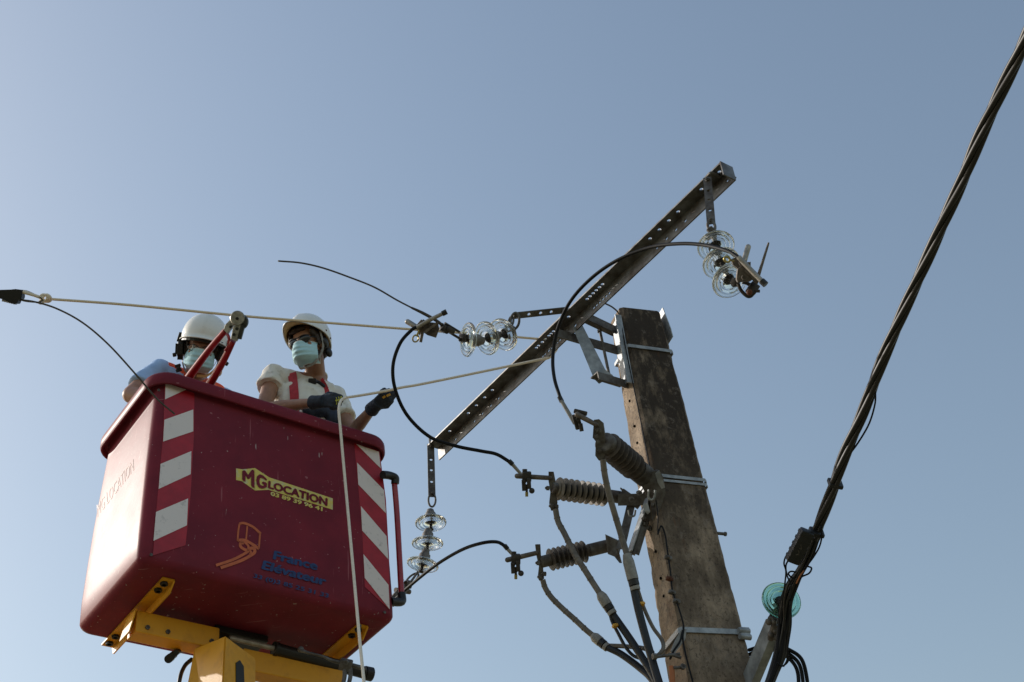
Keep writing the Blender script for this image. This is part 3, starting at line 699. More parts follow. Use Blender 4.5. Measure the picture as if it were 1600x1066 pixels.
bm = B(); bar(bm, P(897, 642, 6.66), P(917, 647, 6.64), 0.022, 0.022, up=camdir, bev=0.005); bar(bm, P(900, 650, 6.66), P(905, 671, 6.66), 0.034, 0.03, up=camdir, bev=0.006)
bar(bm, P(896, 648, 6.66), P(902, 668, 6.66), 0.02, 0.03, up=camdir, bev=0.004); cyl(bm, P(907, 662, 6.63), P(909, 674, 6.63), 0.010); hexbolt(bm, P(903, 655, 6.63), camdir, 0.011, 0.01)
obj('tap_clamp', bm, M_cem, arC)
for t, pts in ((arC, [(933, 672), (938, 673), (934, 690), (937, 704), (932, 682)]), (arA, [(858, 763), (864, 791), (872, 792)]), (arB, [(843, 880), (846, 902), (853, 897)])):
    dd = 6.60 if t is arC else (6.83 if t is arA else 6.78)
    for k, (x, y) in enumerate(pts):
        bm = B(); hexbolt(bm, P(x, y, dd-0.005), (camdir if t is arC else V((-0.9, -0.3, 0))), 0.011, 0.014, 0.006); obj('terminal_bolt', bm, M_galvd, t)

br = thing('arrester_bracket', P(1010, 785, 6.93), 'V shaped galvanised steel bracket bolted to the pole corner carrying the three arresters', 'bracket')
def ang(bm, a, b_, w, up):
    bar(bm, a, b_, w, 0.006, up=up); d = (V(b_)-V(a)).normalized(); s = d.cross(V(up)).normalized()
    bar(bm, V(a)+s*w/2-V(up).normalized()*w/2, V(b_)+s*w/2-V(up).normalized()*w/2, 0.006, w, up=up)
bm = B(); ang(bm, P(966, 773, 6.98), P(1030, 772, 6.93), 0.055, V((0, -0.5, 0.85)).normalized()); ang(bm, P(970, 764, 7.0), P(1000, 785, 6.96), 0.045, V((0, -0.3, 0.9)).normalized())
obj('bracket_rail', bm, M_galvd, br, smooth=False)
bm = B(); ang(bm, P(1012, 778, 6.90), P(984, 862, 6.72), 0.042, V((-0.8, -0.5, 0.0)).normalized()); obj('bracket_strut', bm, M_galv, br, smooth=False)
bm = B(); ang(bm, P(1020, 780, 6.90), P(994, 866, 6.72), 0.03, V((0.3, -0.8, 0.0)).normalized()); obj('bracket_strut', bm, M_galvd, br, smooth=False)
bm = B(); ang(bm, P(986, 790, 6.95), P(970, 858, 6.78), 0.04, V((-0.2, -0.9, 0.1)).normalized()); obj('bracket_strut', bm, M_galvd, br, smooth=False)
bm = B(); prism(bm, [P(946, 836, 6.88), P(968, 846, 6.85), P(966, 858, 6.83), P(972, 880, 6.8), (P(968, 880, 6.8)), P(960, 870, 6.84), P(950, 866, 6.86)], CF*0.03); obj('end_seat', bm, M_galvd, br, smooth=False)
bm = B(); prism(bm, [P(997, 745, 6.86), P(1012, 738, 6.84), P(1028, 735, 6.82), P(1037, 752, 6.80), P(1040, 770, 6.8), P(1030, 800, 6.78), P(1020, 812, 6.8), P(1018, 788, 6.82), P(1004, 762, 6.84)], CF*0.04)
obj('pole_seat', bm, M_galvd, br, smooth=False)
bm = B(); prism(bm, [P(1024, 740, 6.79), P(1030, 735, 6.78), P(1036, 745, 6.76), P(1039, 762, 6.76), P(1034, 764, 6.77), P(1028, 755, 6.78)], CF*0.008); obj('bright_plate', bm, M_galv, br, smooth=False); bm = B()
prism(bm, [P(1005, 788, 6.80), P(1012, 786, 6.79), P(1016, 800, 6.77), P(1012, 804, 6.78), P(1006, 798, 6.79)], CF*0.008)
obj('bright_plate', bm, M_galv, br, smooth=False)
bm = B(); tube(bm, [P(1014, 765, 6.77), P(1013, 776, 6.77), P(1017, 781, 6.77), P(1022, 778, 6.77), P(1024, 766, 6.77)], 0.005, 8); obj('u_bolt', bm, M_galv, br); bm = B(); tube(bm, [P(982, 797, 6.9), P(984, 806, 6.9), P(991, 806, 6.9), P(993, 797, 6.9)], 0.005, 8)
obj('u_bolt', bm, M_galv, br)
for x, y in ((1010, 820), (1016, 826), (1004, 832), (988, 781), (1000, 771), (1024, 790), (1008, 812)):
    bm = B(); hexbolt(bm, P(x, y, 6.82), V((-0.5, -0.8, -0.2)), 0.014, 0.014, 0.012); obj('bracket_bolt', bm, M_galvd, br)

# ------------------------------------------------------------------ insulated down leads
GD = 'sleeved down leads from the arresters'
def lead(label, grey, gr, black, brr, tape, strap_pts, tie=None, flat=None, tapem=None):
    t = thing('down_lead', grey[0], label, 'cable', GD)
    bm = B(); tube(bm, grey, gr, 12, n=6)
    obj('grey_sleeve', bm, M_sleeve, t)
    bm = B()
    sp = spline(grey, 6)
    for i in range(4, len(sp)-3, 5):   # joint rings on the stacked sleeves
        a, b_ = sp[i], sp[i+1]; d = (b_-a).normalized(); rr = (gr if not isinstance(gr, list) else gr[1]); tube(bm, [a, a+d*0.005], rr*1.12, 12, smooth=False)
    obj('sleeve_ring', bm, M_sleeve, t)
    bm = B(); tube(bm, black, brr, 12, n=6); obj('black_sheath', bm, M_blksleeve, t)
    bm = B(); a, b_ = tape; d = b_-a; tube(bm, [a, a+d*0.3, b_], [brr*1.0 if not isinstance(brr, list) else brr[0]]*1+[(brr if not isinstance(brr, list) else brr[0])*1.45]*2, 12, smooth=False); obj('wrap', bm, tapem or M_tapew, t)
    bm = B(); a = b_ + d*0.02; tube(bm, [a, a+d.normalized()*0.025], (brr if not isinstance(brr, list) else brr[0])*1.35, 12, smooth=False); obj('tape_ring', bm, M_black, t)
    bm = B(); tube(bm, [a+d.normalized()*0.03, a+d.normalized()*0.047], (brr if not isinstance(brr, list) else brr[0])*1.25, 12, smooth=False); obj('tape_ring', bm, M_tapew, t)
    if strap_pts:
        bm = B(); tube(bm, strap_pts, 0.008 if flat is None else flat, 8); obj('earth_braid', bm, M_blksleeve if flat is None else M_sleeve, t)
    if tie:
        bm = B(); box(bm, frame(tie, V((0.4, -0.9, 0.2)), CU), 0.014, 0.026, 0.022, 0.003); obj('cable_tie', bm, M_ochre, t)
    return t
lead('grey sleeved cable dropping from the topmost arrester in front of the pole bracket, black below', 
    [P(942, 718, 6.58), P(945, 742, 6.58), P(951, 770, 6.57), P(961, 805, 6.56), P(971, 838, 6.54), P(980, 868, 6.50)], [0.0145]*6,
    [P(985, 893, 6.46), P(990, 918, 6.44), P(998, 955, 6.38), P(1010, 1000, 6.3), P(1023, 1045, 6.22), P(1045, 1120, 6.05), P(1065, 1200, 5.85)], 0.0185,
    (P(979, 866, 6.50), P(989, 906, 6.45)), [P(996, 920, 6.46), P(1006, 950, 6.42), P(1020, 980, 6.37), P(1034, 1000, 6.33), P(1036, 1014, 6.3), P(1028, 1024, 6.28)], tie=P(1003, 944, 6.40), flat=0.009)
lead('grey sleeved cable curving from the middle arrester across the dark ribs, black below',
    [P(868, 796, 6.82), P(872, 815, 6.80), P(882, 834, 6.76), P(899, 868, 6.68), P(912, 888, 6.64), P(924, 907, 6.6), P(937, 927, 6.56)], 0.0145,
    [P(946, 942, 6.54), P(956, 958, 6.52), P(982, 995, 6.44), P(1005, 1030, 6.36), P(1024, 1062, 6.27), P(1045, 1115, 6.12), P(1064, 1190, 5.92)], 0.0175,
    (P(937, 927, 6.56), P(949, 946, 6.53)), [P(952, 952, 6.52), P(956, 970, 6.5), P(966, 990, 6.46), P(978, 1012, 6.42), P(992, 1026, 6.4), P(1012, 1031, 6.36)], tie=P(961, 978, 6.46))
lead('grey sleeved cable sweeping widest to the left from the lowest arrester, black below',
    [P(848, 906, 6.78), P(852, 919, 6.77), P(862, 934, 6.74), P(880, 952, 6.7), P(898, 968, 6.66), P(914, 983, 6.62), P(926, 993, 6.6)], 0.0135,
    [P(934, 1000, 6.58), P(946, 1010, 6.55), P(970, 1022, 6.5), P(1000, 1044, 6.42), P(1020, 1064, 6.34), P(1046, 1110, 6.2), P(1066, 1190, 6.0)], 0.0165,
    (P(926, 993, 6.6), P(938, 1003, 6.57)), [P(950, 1009, 6.55), P(975, 1010, 6.5), P(1005, 1013, 6.42), P(1020, 1020, 6.36)], flat=0.011)

# ------------------------------------------------------------------ loose conductors and ropes
bm = B(); tube(bm, [P(435, 408, 6.25), P(470, 411, 6.35), P(505, 419, 6.45), P(545, 433, 6.58), P(585, 449, 6.72), P(620, 469, 6.85), P(645, 482, 6.94)], 0.0042, 8)
c = thing('loose_conductor', P(690, 507, 7.03), 'cut dark line wire springing up and left from the middle insulator clamp', 'wire', 'cut line conductors')
obj('bare_wire', bm, M_strand, c)
bm = B(); tube(bm, [P(643, 481, 6.935), P(660, 489, 6.98), P(680, 500, 7.01), P(692, 509, 7.04)], [0.0055, 0.008, 0.008, 0.008], 8); obj('armour_grip', bm, M_strand, c)
c = thing('loose_conductor', P(30, 466, 6.75), 'cut dark line wire drooping from the black cable grip to the basket front corner', 'wire', 'cut line conductors')
bm = B(); tube(bm, [P(25, 468, 6.75), P(55, 472, 6.74), P(90, 483, 6.72), P(130, 505, 6.70), P(170, 539, 6.68), P(212, 585, 6.67), P(245, 623, 6.67), P(273, 647, 6.69)], 0.0046, 8)
obj('bare_wire', bm, M_strand, c)

gr_ = thing('cable_grip', P(10, 463, 6.75), 'black ribbed wedge grip holding the line wire at the left edge', 'cable grip')
bm = B(); prism(bm, [P(x, y, 6.73) for x, y in [(-40, 453), (0, 453), (18, 453.5), (22, 451.5), (33, 453), (34, 464), (32, 468), (27, 469), (27, 474.5), (20, 475), (5, 468), (-3, 465), (-40, 462)]], CF*0.05)
bmesh.ops.bevel(bm, geom=bm.edges[:], offset=0.003, segments=2, affect='EDGES'); obj('grip_body', bm, M_black, gr_, smooth=False)
bm = B()
for i in range(6):
    x = 6+i*3.6; bar(bm, P(x, 466+i*0.9, 6.75), P(x-0.5, 471.5+i*0.9, 6.75), 0.006, 0.03, up=camdir)
obj('grip_teeth', bm, M_alu, gr_, smooth=False)
bm = B(); tube(bm, [P(30, 453.5, 6.76), P(42, 455, 6.76), P(56, 461, 6.76), P(64, 466, 6.76), P(66, 470, 6.76), P(58, 472.5, 6.76), P(40, 471, 6.76), P(30, 468, 6.76)], 0.003, 8); obj('wire_bail', bm, M_strand, gr_)
bm = B(); tube(bm, [P(-900, 460, 6.1), P(-300, 457, 6.5), P(-30, 458, 6.76)], 0.006, 8); tag(obj('line_conductor', bm, M_strand, None, origin=P(-30, 458, 6.76)), 'dark overhead line wire running out of view to the left from the cable grip', 'wire')

def rope(bm, pts, r, n=8, seg=10): tube(bm, pts, r, seg, n=n)
rp = thing('pulling_rope', P(75, 467, 6.85), 'taut cream rope knotted to the cable grip, passing over both helmets to the crossarm', 'rope')
bm = B(); rope(bm, [P(72, 467, 6.80), P(200, 476.5, 6.93), P(375, 493.5, 7.08), P(480, 502, 7.24), P(640, 514.5, 7.42), P(760, 523, 7.56), P(850, 530.5, 7.64), P(872, 533, 7.66)], 0.0068, n=10)
obj('rope_line', bm, M_rope, rp)
bm = B(); k = P(72, 466, 6.78)
for i in range(3):
    a0 = i*1.1; pts = [k + CR*(0.006*i-0.008+0.018*cos(a0+t*0.9)) + CU*(0.016*sin(a0+t*0.9)) + CF*(0.012*cos(t*1.3+i)) for t in range(8)]
    rope(bm, pts, 0.0075, n=3)
tube(bm, [P(36, 456, 6.75), P(52, 461, 6.755), P(66, 466, 6.77)], [0.010, 0.008, 0.008], 8)
tube(bm, [P(66, 468, 6.77), P(61, 473, 6.77), P(66, 474, 6.77), P(70, 469, 6.77)], 0.006, 8)
obj('rope_knot', bm, M_ropew, rp)
bm = B()   # turn round the crossarm
pts = [P(858, 559, 7.64), P(862, 557, 7.66), P(869, 545, 7.72), P(872, 533, 7.70), P(858, 532, 7.62), P(846, 546, 7.58), P(852, 560, 7.62)]
rope(bm, [P(850, 561, 7.62), P(857, 559, 7.63), P(862, 555, 7.67), P(868, 548, 7.72), P(874, 536, 7.72)], 0.0082)
obj('rope_turn', bm, M_rope, rp)

LH = P(603, 613, 7.42); RH = P(540, 622, 7.33)
hr = thing('hauling_rope', P(855, 560, 7.63), 'cream rope running through both gloves, then falling down the front of the red basket', 'rope')
bm = B(); rope(bm, [P(858, 559, 7.62), P(760, 579.5, 7.56), P(660, 600, 7.48), P(628, 605.5, 7.44), P(603, 611, 7.41), P(575, 616, 7.37), P(550, 620, 7.33), P(541, 621, 7.31)], 0.0072, n=8)
rope(bm, [P(541, 621, 7.31), P(533, 626, 7.28), P(529.5, 640, 7.20), P(532, 672, 7.12), P(540, 760, 6.9), P(551, 880, 6.55), P(562, 1000, 6.2), P(569, 1070, 6.0), P(580, 1200, 5.6), P(600, 1500, 4.6)], 0.0072, n=8)
o_ = obj('rope_line', bm, M_ropew, hr)

# ------------------------------------------------------------------ twisted low voltage bundle on the right
def strands(bm, center, n, off, r, pitch, ph0=0.0, seg=8, step=10, jit=0.0):
    c = spline(center, step); T = [(c[min(i+1, len(c)-1)]-c[max(i-1, 0)]).normalized() for i in range(len(c))]
    x = T[0].orthogonal().normalized(); fr = []; L = 0; Ls = []
    for i in range(len(c)):
        if i: L += (c[i]-c[i-1]).length
        Ls.append(L); x = (x-T[i]*x.dot(T[i])).normalized(); fr.append((x.copy(), T[i].cross(x)))
    for k in range(n):
        pts = []
        for i in range(len(c)):
            a = ph0+2*pi*k/n+2*pi*Ls[i]/pitch; o_ = off*(1+jit*noise.noise(V((Ls[i]*3, k*5.1, 0))))
            pts.append(c[i]+fr[i][0]*cos(a)*o_+fr[i][1]*sin(a)*o_)
        tube(bm, pts, r, seg, smooth=False)
bun = thing('overhead_cable_bundle', P(1230, 960, 6.05), 'thick twisted bundle of black cables climbing steeply to the upper right corner', 'cable bundle')
cpx = [(1272, 842, 6.0), (1279, 822, 5.98), (1289, 796, 5.95), (1302, 762, 5.90), (1322, 706, 5.82), (1346, 650, 5.75), (1380, 560, 5.63), (1411, 488, 5.53), (1443, 418, 5.43), (1472, 352, 5.34), (1502, 285, 5.25), (1531, 214, 5.15), (1556, 160, 5.07), (1580, 110, 5.0), (1600, 68, 4.93), (1660, -70, 4.7), (1800, -420, 4.2), (2200, -1500, 3.1)]
cen = [P(*p) for p in cpx]
for k in range(4):
    bm = B(); c_ = spline(cen, 12); T = [(c_[min(i+1, len(c_)-1)]-c_[max(i-1, 0)]).normalized() for i in range(len(c_))]
    x = V((1, 0, 0)); pts = []; L = 0
    for i in range(len(c_)):
        if i: L += (c_[i]-c_[i-1]).length
        x = (x-T[i]*x.dot(T[i])).normalized(); y = T[i].cross(x); a = pi/2*k + 2*pi*L/0.95; o_ = 0.0135*(1+0.15*noise.noise(V((L*2, k*7, 0))))
        pts.append(c_[i]+x*cos(a)*o_+y*sin(a)*o_)
    tube(bm, pts, 0.0112 if k else 0.0125, 10, smooth=False); obj('cable_strand', bm, M_bundle, bun)
low = [(1272, 842, 6.0), (1262, 868, 6.02), (1250, 893, 6.04), (1238, 913, 6.06), (1229, 940, 6.08), (1226, 968, 6.08), (1223, 995, 6.07), (1218, 1024, 6.05), (1208, 1054, 6.02), (1196, 1085, 5.98), (1180, 1130, 5.9), (1150, 1230, 5.75), (1120, 1400, 5.5)]
for k in range(11):
    bm = B(); pts = []
    for i, (x, y, d) in enumerate(low):
        sp_ = 1.0 if 2 < i < 8 else 0.75
        a = k*2*pi/11 + i*0.35*(1 if k % 2 else -0.6)
        pts.append(P(x + cos(a)*8.0*sp_ + 2.0*noise.noise(V((i*0.7, k*3.3, 0))), y, d + sin(a)*0.02))
    tube(bm, pts, 0.0085 if k < 4 else 0.0055, 8, n=6); obj('cable_strand', bm, M_bundle if k % 3 else M_cable, bun)
for pts in ([(1283, 820, 5.95), (1284, 838, 5.95), (1280, 855, 5.96), (1270, 872, 5.98), (1256, 890, 6.0)],
            [(1236, 868, 6.0), (1229, 868, 6.0), (1225, 880, 6.0), (1228, 893, 6.0), (1226, 915, 6.02), (1222, 945, 6.05), (1220, 975, 6.05)],
            [(1234, 872, 5.99), (1228, 884, 6.0), (1230, 900, 6.0), (1236, 915, 6.0), (1234, 935, 6.0)],
            [(1262, 885, 6.0), (1268, 888, 6.0), (1264, 896, 6.0), (1252, 902, 6.0), (1246, 912, 6.0)],
            [(1241, 905, 6.0), (1234, 900, 6.0), (1232, 896, 5.99), (1236, 893, 5.98), (1244, 894, 5.98)],
            [(1399, 527, 5.58), (1382, 548, 5.62), (1370, 565, 5.65), (1368, 580, 5.66), (1370, 592, 5.67), (1366, 606, 5.69)],
            [(1368, 612, 5.68), (1367, 632, 5.70), (1358, 662, 5.74), (1342, 690, 5.79), (1326, 712, 5.82)],
            [(1325, 705, 5.80), (1315, 725, 5.84), (1305, 742, 5.87), (1300, 765, 5.9)],
            [(1235, 940, 6.02), (1236, 975, 6.02), (1231, 1010, 6.0), (1230, 1030, 6.0), (1224, 1042, 6.0)],
            [(1232, 1024, 6.0), (1231, 1034, 6.0), (1222, 1041, 6.0), (1214, 1036, 6.0)]):
    bm = B(); tube(bm, [P(*p) for p in pts], 0.0038, 8, n=8); obj('loose_strand', bm, M_cable, bun)
bm = B(); tube(bm, [P(1256, 892, 6.0), P(1250, 900, 5.99), P(1244, 912, 5.99)], 0.003, 8); obj('copper_tail', bm, M_pipe, bun)
bm = B()
for (x, y, d) in ((1305, 756, 5.9), (1276, 832, 5.98)):
    box(bm, frame(P(x, y, d), P(x+10, y-26, d-0.04)-P(x, y, d), CR), 0.062, 0.055, 0.02, 0.006)
    obj('bundle_tie', bm, M_black, bun); bm = B()
bm.free()
bm = B(); A_, B_ = P(1262, 829, 5.93), P(1237, 878, 5.97); dd = (B_-A_)
box(bm, frame((A_+B_)/2, dd, CR), 0.058, 0.05, dd.length, 0.008)
for i in range(5):
    q = A_+dd*(0.12+0.19*i); box(bm, frame(q, dd, CR), 0.0595, 0.0515, 0.012, 0.001)
bx = obj('splice_box', bm, M_black, bun)
bm = B()   # embossed pale marking on the box
mc = A_+dd*0.62 - CF*0.0265; ud = dd.normalized(); sd = ud.cross(CF).normalized()
for a, b_ in (((-0.03, -0.006), (-0.01, 0.006)), ((-0.01, 0.006), (-0.012, -0.006)), ((-0.002, -0.006), (0.008, 0.005)), ((0.012, 0.006), (0.022, -0.004))):
    bar(bm, mc+ud*a[0]+sd*a[1], mc+ud*b_[0]+sd*b_[1], 0.003, 0.002, up=CF)
obj('box_marking', bm, M_galvd, bx)
bm = B()   # coils behind the bracket
for i, s_ in enumerate((0, 1, 2)):
    o_ = s_*7
    tube(bm, [P(1170, 1030-o_, 6.5), P(1198, 1016-o_*0.6, 6.4), P(1216, 1018-o_*0.5, 6.17), P(1234, 1030-o_, 6.15), P(1245+o_*0.6, 1046-o_, 6.12), P(1248+o_, 1070, 6.08), P(1246+o_*1.2, 1110, 6.0), P(1225+o_, 1170, 5.9), P(1190, 1210, 5.85)], 0.0085, 10, n=8)
    tag(obj('coiled_cable', bm, M_cable, None, origin=P(1248, 1060, 6.1)), 'black slack cable looping beside the right of the pole base, %s of three' % ('innermost', 'middle', 'outermost')[i], 'cable', 'slack cable loops'); bm = B()
bm.free()

gi = thing('green_insulator', P(1220, 940, 6.14), 'single sea green glass disc insulator behind the black cable bundle, above a galvanised arm', 'insulator')
put_disc(gi, P(1220, 940, 6.16), CF*0.85 + V((-0.15, 0.1, -0.50)), 0.985, me=ME_G2)
bm = B(); cyl(bm, P(1219, 943, 6.24), P(1206, 975, 6.22), 0.013); link(bm, P(1213, 955, 6.22), P(1205, 980, 6.2), 0.006, 0.5); obj('hook', bm, M_cem, gi)
ga = thing('support_arm', P(1170, 1040, 6.3), 'grey galvanised channel arm sticking out from the pole towards the green glass disc', 'bracket')
bm = B(); a, b_ = P(1158, 1085, 6.33), P(1204, 975, 6.17); bar(bm, a, b_, 0.07, 0.006, up=(-0.8, -0.55, 0.0)); s_ = (b_-a).normalized().cross(V((-0.8, -0.55, 0))).normalized()
for q in (-1, 1): bar(bm, a+s_*0.035*q+V((0.8, 0.55, 0))*0.02, b_+s_*0.035*q+V((0.8, 0.55, 0))*0.02, 0.006, 0.045, up=(-0.8, -0.55, 0))
obj('channel', bm, M_galv, ga, smooth=False)
bm = B(); 
for (x, y) in ((1201, 972), (1209, 972), (1211, 986), (1204, 992), (1212, 996)): ell(bm, P(x, y, 6.13), (0.013, 0.013, 0.016))
bar(bm, P(1199, 968, 6.15), P(1214, 972, 6.14), 0.03, 0.03, up=CF, bev=0.005); bar(bm, P(1203, 1000, 6.15), P(1211, 975, 6.13), 0.025, 0.03, up=CF, bev=0.005)
obj('arm_bolts', bm, M_clamp, ga)

# ------------------------------------------------------------------ aerial lift basket
TH = radians(39.0); bu = V((cos(TH), sin(TH), 0)); bv = V((-sin(TH), cos(TH), 0)); BO = P(245, 578, 6.9)
def bp(s, t, z): return BO + bu*s + bv*t + V((0, 0, z))
def rr(s0, s1, t0, t1, r, z, n=8, dens=10):
    pts = []
    for (cx, cy, a0) in ((s0+r, t0+r, pi), (s1-r, t0+r, 1.5*pi), (s1-r, t1-r, 0), (s0+r, t1-r, 0.5*pi)):
        for k in range(n+1):
            a = a0+pi/2*k/n; pts.append((cx+r*cos(a), cy+r*sin(a), z))
    out = []
    for i, p in enumerate(pts):
        q = pts[(i+1) % len(pts)]; out.append(p)
        if (i % (n+1)) == n:
            for k in range(1, dens): out.append(tuple(p[j]+(q[j]-p[j])*k/dens for j in range(3)))
    return out
def loft(bm, secs, cap0=False, cap1=False):
    rg = [[bm.verts.new(bp(*p)) for p in s_] for s_ in secs]
    for a, b in zip(rg, rg[1:]):
        for k in range(len(a)): bm.faces.new((a[k], a[(k+1) % len(a)], b[(k+1) % len(a)], b[k]))
    if cap0: bm.faces.new(rg[0][::-1])
    if cap1: bm.faces.new(rg[-1])
RS = (0.025, 1.305, 0.035, 0.725)
def rim(d, z, r=0.085): return rr(RS[0]-d, RS[1]+d, RS[2]-d, RS[3]+d, r+d, z)
body = []
for z, a in ((-0.045, 0.0), (-0.12, 0.003), (-0.3, 0.010), (-0.5, 0.017), (-0.7, 0.022), (-0.9, 0.026)):
    body.append(rr(0.035-a, 1.300+a*1.6, 0.042-a*0.6, 0.715+a*3.2, 0.06, z))
for k in range(1, 8):
    an = k/7*pi/2; R_ = 0.045; o_ = R_*(1-cos(an)); body.append(rr(0.009+o_, 1.342-o_, 0.026+o_, 0.798-o_, max(0.06-o_*0.4, 0.03), -1.008-R_*sin(an)))
lift = thing('aerial_lift', bp(0.65, 0.4, -BO.z), 'dark red lift basket with striped corners on a yellow boom, carrying the two workers', 'aerial lift')
bm = B()
loft(bm, [rim(-0.035, -0.02), rim(-0.035, 0.014), rim(-0.02, 0.022), rim(0.02, 0.022), rim(0.034, 0.016), rim(0.040, 0.004), rim(0.041, -0.040), rim(0.036, -0.052), rim(0.028, -0.054), rim(0.022, -0.046), rim(0.018, -0.030), rim(0.0, -0.024)]
     + body, cap1=True)
inn = [rim(-0.035, -0.02), rr(0.07, 1.27, 0.08, 0.68, 0.06, -0.3), rr(0.06, 1.29, 0.07, 0.70, 0.06, -0.97), rr(0.08, 1.27, 0.09, 0.68, 0.05, -1.00)]
loft(bm, inn, cap1=True)
bmesh.ops.remove_doubles(bm, verts=bm.verts[:], dist=1e-5)
basket = obj('basket', bm, M_red, lift, ang=50)
# front face plane for everything stuck on it
f0 = bp(0, 0.042, -0.045); f1 = bp(0, 0.042-0.0156, -0.9); fn = bu.cross(f0-f1).normalized()
if fn.dot(bv) > 0: fn = -fn
def fp(x, y, off=0.0022): return Pl(x, y, f0+fn*off, fn)
def sticker(pts, m_, name, parent, off=0.0022, th=0.0012, label=None):
    bm = B(); q = [fp(x, y, off) for x, y in pts]; prism(bm, q, -fn*th)
    o = obj(name, bm, m_, parent, smooth=False)
    if label: o['label'] = label
    return o
sticker([(259, 588), (303, 602), (303, 640), (297, 800), (289, 862), (235, 846), (243, 800), (253, 690)][:0] or [(258, 590), (304, 604), (303, 680), (298, 770), (290, 852), (239, 868), (244, 800), (255, 680)], M_tape_r, 'red_band', basket)
sticker([(553, 692), (593, 705), (603, 780), (608, 870), (609, 953), (570, 917), (566, 830), (558, 740)], M_tape_r, 'red_band', basket)
for q in ([(259, 592), (301, 604), (258, 624)], [(257, 656), (302, 640), (302, 674), (255, 690)], [(251, 725), (299, 705), (298, 741), (248, 764)], [(244, 800), (294, 779), (292, 821), (240, 845)],
          [(557, 694), (592, 706), (595, 732)], [(558, 723), (600, 766), (603, 802), (560, 757)], [(564, 791), (604, 838), (607, 874), (566, 829)], [(568, 866), (607, 914), (609, 952), (570, 903)]):
    sticker(q, M_tape_w, 'white_patch', basket, off=0.0042, th=0.0012)
logo = sticker([(369, 732), (379, 733.5), (398.5, 731.5), (420.5, 746), (520, 779), (520, 796.5), (420, 765.5), (398.5, 766.5), (378, 752), (369, 750)], M_logo_y, 'logo_panel', basket, off=0.003)
def quadtext(txt, quad, m_, name, parent, plane=None, off=0.0052, bold=0.03, th=0.001):
    """lettering laid on a face; weight comes from slightly shifted layers"""
    cu = bpy.data.curves.new('t', 'FONT'); cu.body = txt; cu.resolution_u = 3
    o = bpy.data.objects.new('t', cu); COL.objects.link(o); dg = bpy.context.evaluated_depsgraph_get()
    me = bpy.data.meshes.new_from_object(o.evaluated_get(dg)); bpy.data.objects.remove(o); bpy.data.curves.remove(cu)
    xs = [v.co.x for v in me.vertices]; ys = [v.co.y for v in me.vertices]; x0, x1, y0, y1 = min(xs)-bold, max(xs)+bold, min(ys)-bold, max(ys)+bold
    TL, TR, BR, BL = [V((*q, 0)) for q in quad]; bm = B(); lay = 0
    for dx, dy in ((0, 0), (bold, 0), (-bold, 0), (0, bold*0.7), (0, -bold*0.7))[:5 if bold else 1]:
        t = bmesh.new(); t.from_mesh(me)
        for v in t.verts:
            a = (v.co.x+dx-x0)/(x1-x0); b_ = (v.co.y+dy-y0)/(y1-y0); q = (BL*(1-a)+BR*a)*(1-b_) + (TL*(1-a)+TR*a)*b_
            v.co = (plane or fp)(q.x, q.y, off+0.00025*lay)
        merge(bm, t); lay += 1
    bpy.data.meshes.remove(me)
    return obj(name, bm, m_, parent, smooth=False)
def zq(pts): return [(340+x/4.1, 700+y/4.1) for x, y in pts]
quadtext('M', zq([(158, 143), (235, 136), (237, 264), (158, 206)]), M_red, 'logo_letters', logo, bold=0.05)
quadtext('G', zq([(249, 146), (318, 192), (316, 260), (247, 265)]), M_red, 'logo_letters', logo, bold=0.055)
quadtext('LOCATION', zq([(326, 206), (706, 321), (704, 376), (322, 258)]), M_red, 'logo_letters', logo, bold=0.055)
def stroke(pts, wd, m_, name, parent, n=6, off=0.003, th=0.0012):
    wd = wd*1.45 if m_ is M_orange else wd; pts = [V((x, y, 0)) for x, y in pts]; sp = spline(pts, n) if len(pts) > 2 else pts; bm = B(); L = []
    for i, p in enumerate(sp):
        d = (sp[min(i+1, len(sp)-1)]-sp[max(i-1, 0)]).normalized(); w_ = wd if not callable(wd) else wd(i/(len(sp)-1)); nn = V((-d.y, d.x, 0))*w_/2
        L.append((bm.verts.new(fp(p.x+nn.x, p.y+nn.y, off)), bm.verts.new(fp(p.x-nn.x, p.y-nn.y, off))))
    for a, b in zip(L, L[1:]): bm.faces.new((a[0], a[1], b[1], b[0]))
    return obj(name, bm, m_, parent, smooth=False)
stroke(zq([(241, 134), (240, 268)]), 0.8, M_logo_y, 'logo_letters', logo, off=0.0056)
quadtext('03 89 39 96 41', zq([(341, 277), (674, 379), (672, 407), (338, 305)]), M_logo_y, 'phone_number', basket, off=0.003, bold=0.05)
quadtext('France', zq([(364, 655), (645, 728), (640, 788), (352, 714)]), M_blue, 'blue_lettering', basket, off=0.003, bold=0.05)
quadtext('El\u00e9vateur', zq([(296, 718), (704, 828), (692, 886), (278, 776)]), M_blue, 'blue_lettering', basket, off=0.003, bold=0.05)
quadtext('33 (0)3 85 25 31 33', zq([(234, 803), (715, 934), (708, 970), (226, 838)]), M_blue, 'blue_lettering', basket, off=0.003, bold=0.03)
lf = stroke(zq([(138, 486), (170, 482), (225, 505), (277, 550)]), 2.6, M_orange, 'lift_emblem', basket)
for pts, w_ in (([(140, 486), (132, 540), (128, 595)], 2.0), ([(272, 548), (268, 600), (264, 646)], 2.0), ([(128, 592), (170, 590), (215, 612), (265, 646)], 3.0), ([(190, 500), (183, 585)], 1.8),
                ([(168, 612), (150, 608), (145, 625), (158, 642), (185, 655), (196, 650), (188, 668), (100, 715), (-10, 752)], 3.0), ([(146, 602), (175, 606), (196, 628), (198, 650)], 2.4),
                ([(206, 645), (225, 642), (238, 655), (228, 678), (150, 722), (20, 768)], 3.4), ([(205, 655), (214, 668), (205, 682)], 2.0)):
    stroke(zq(pts), w_, M_orange, 'emblem_stroke', lf)
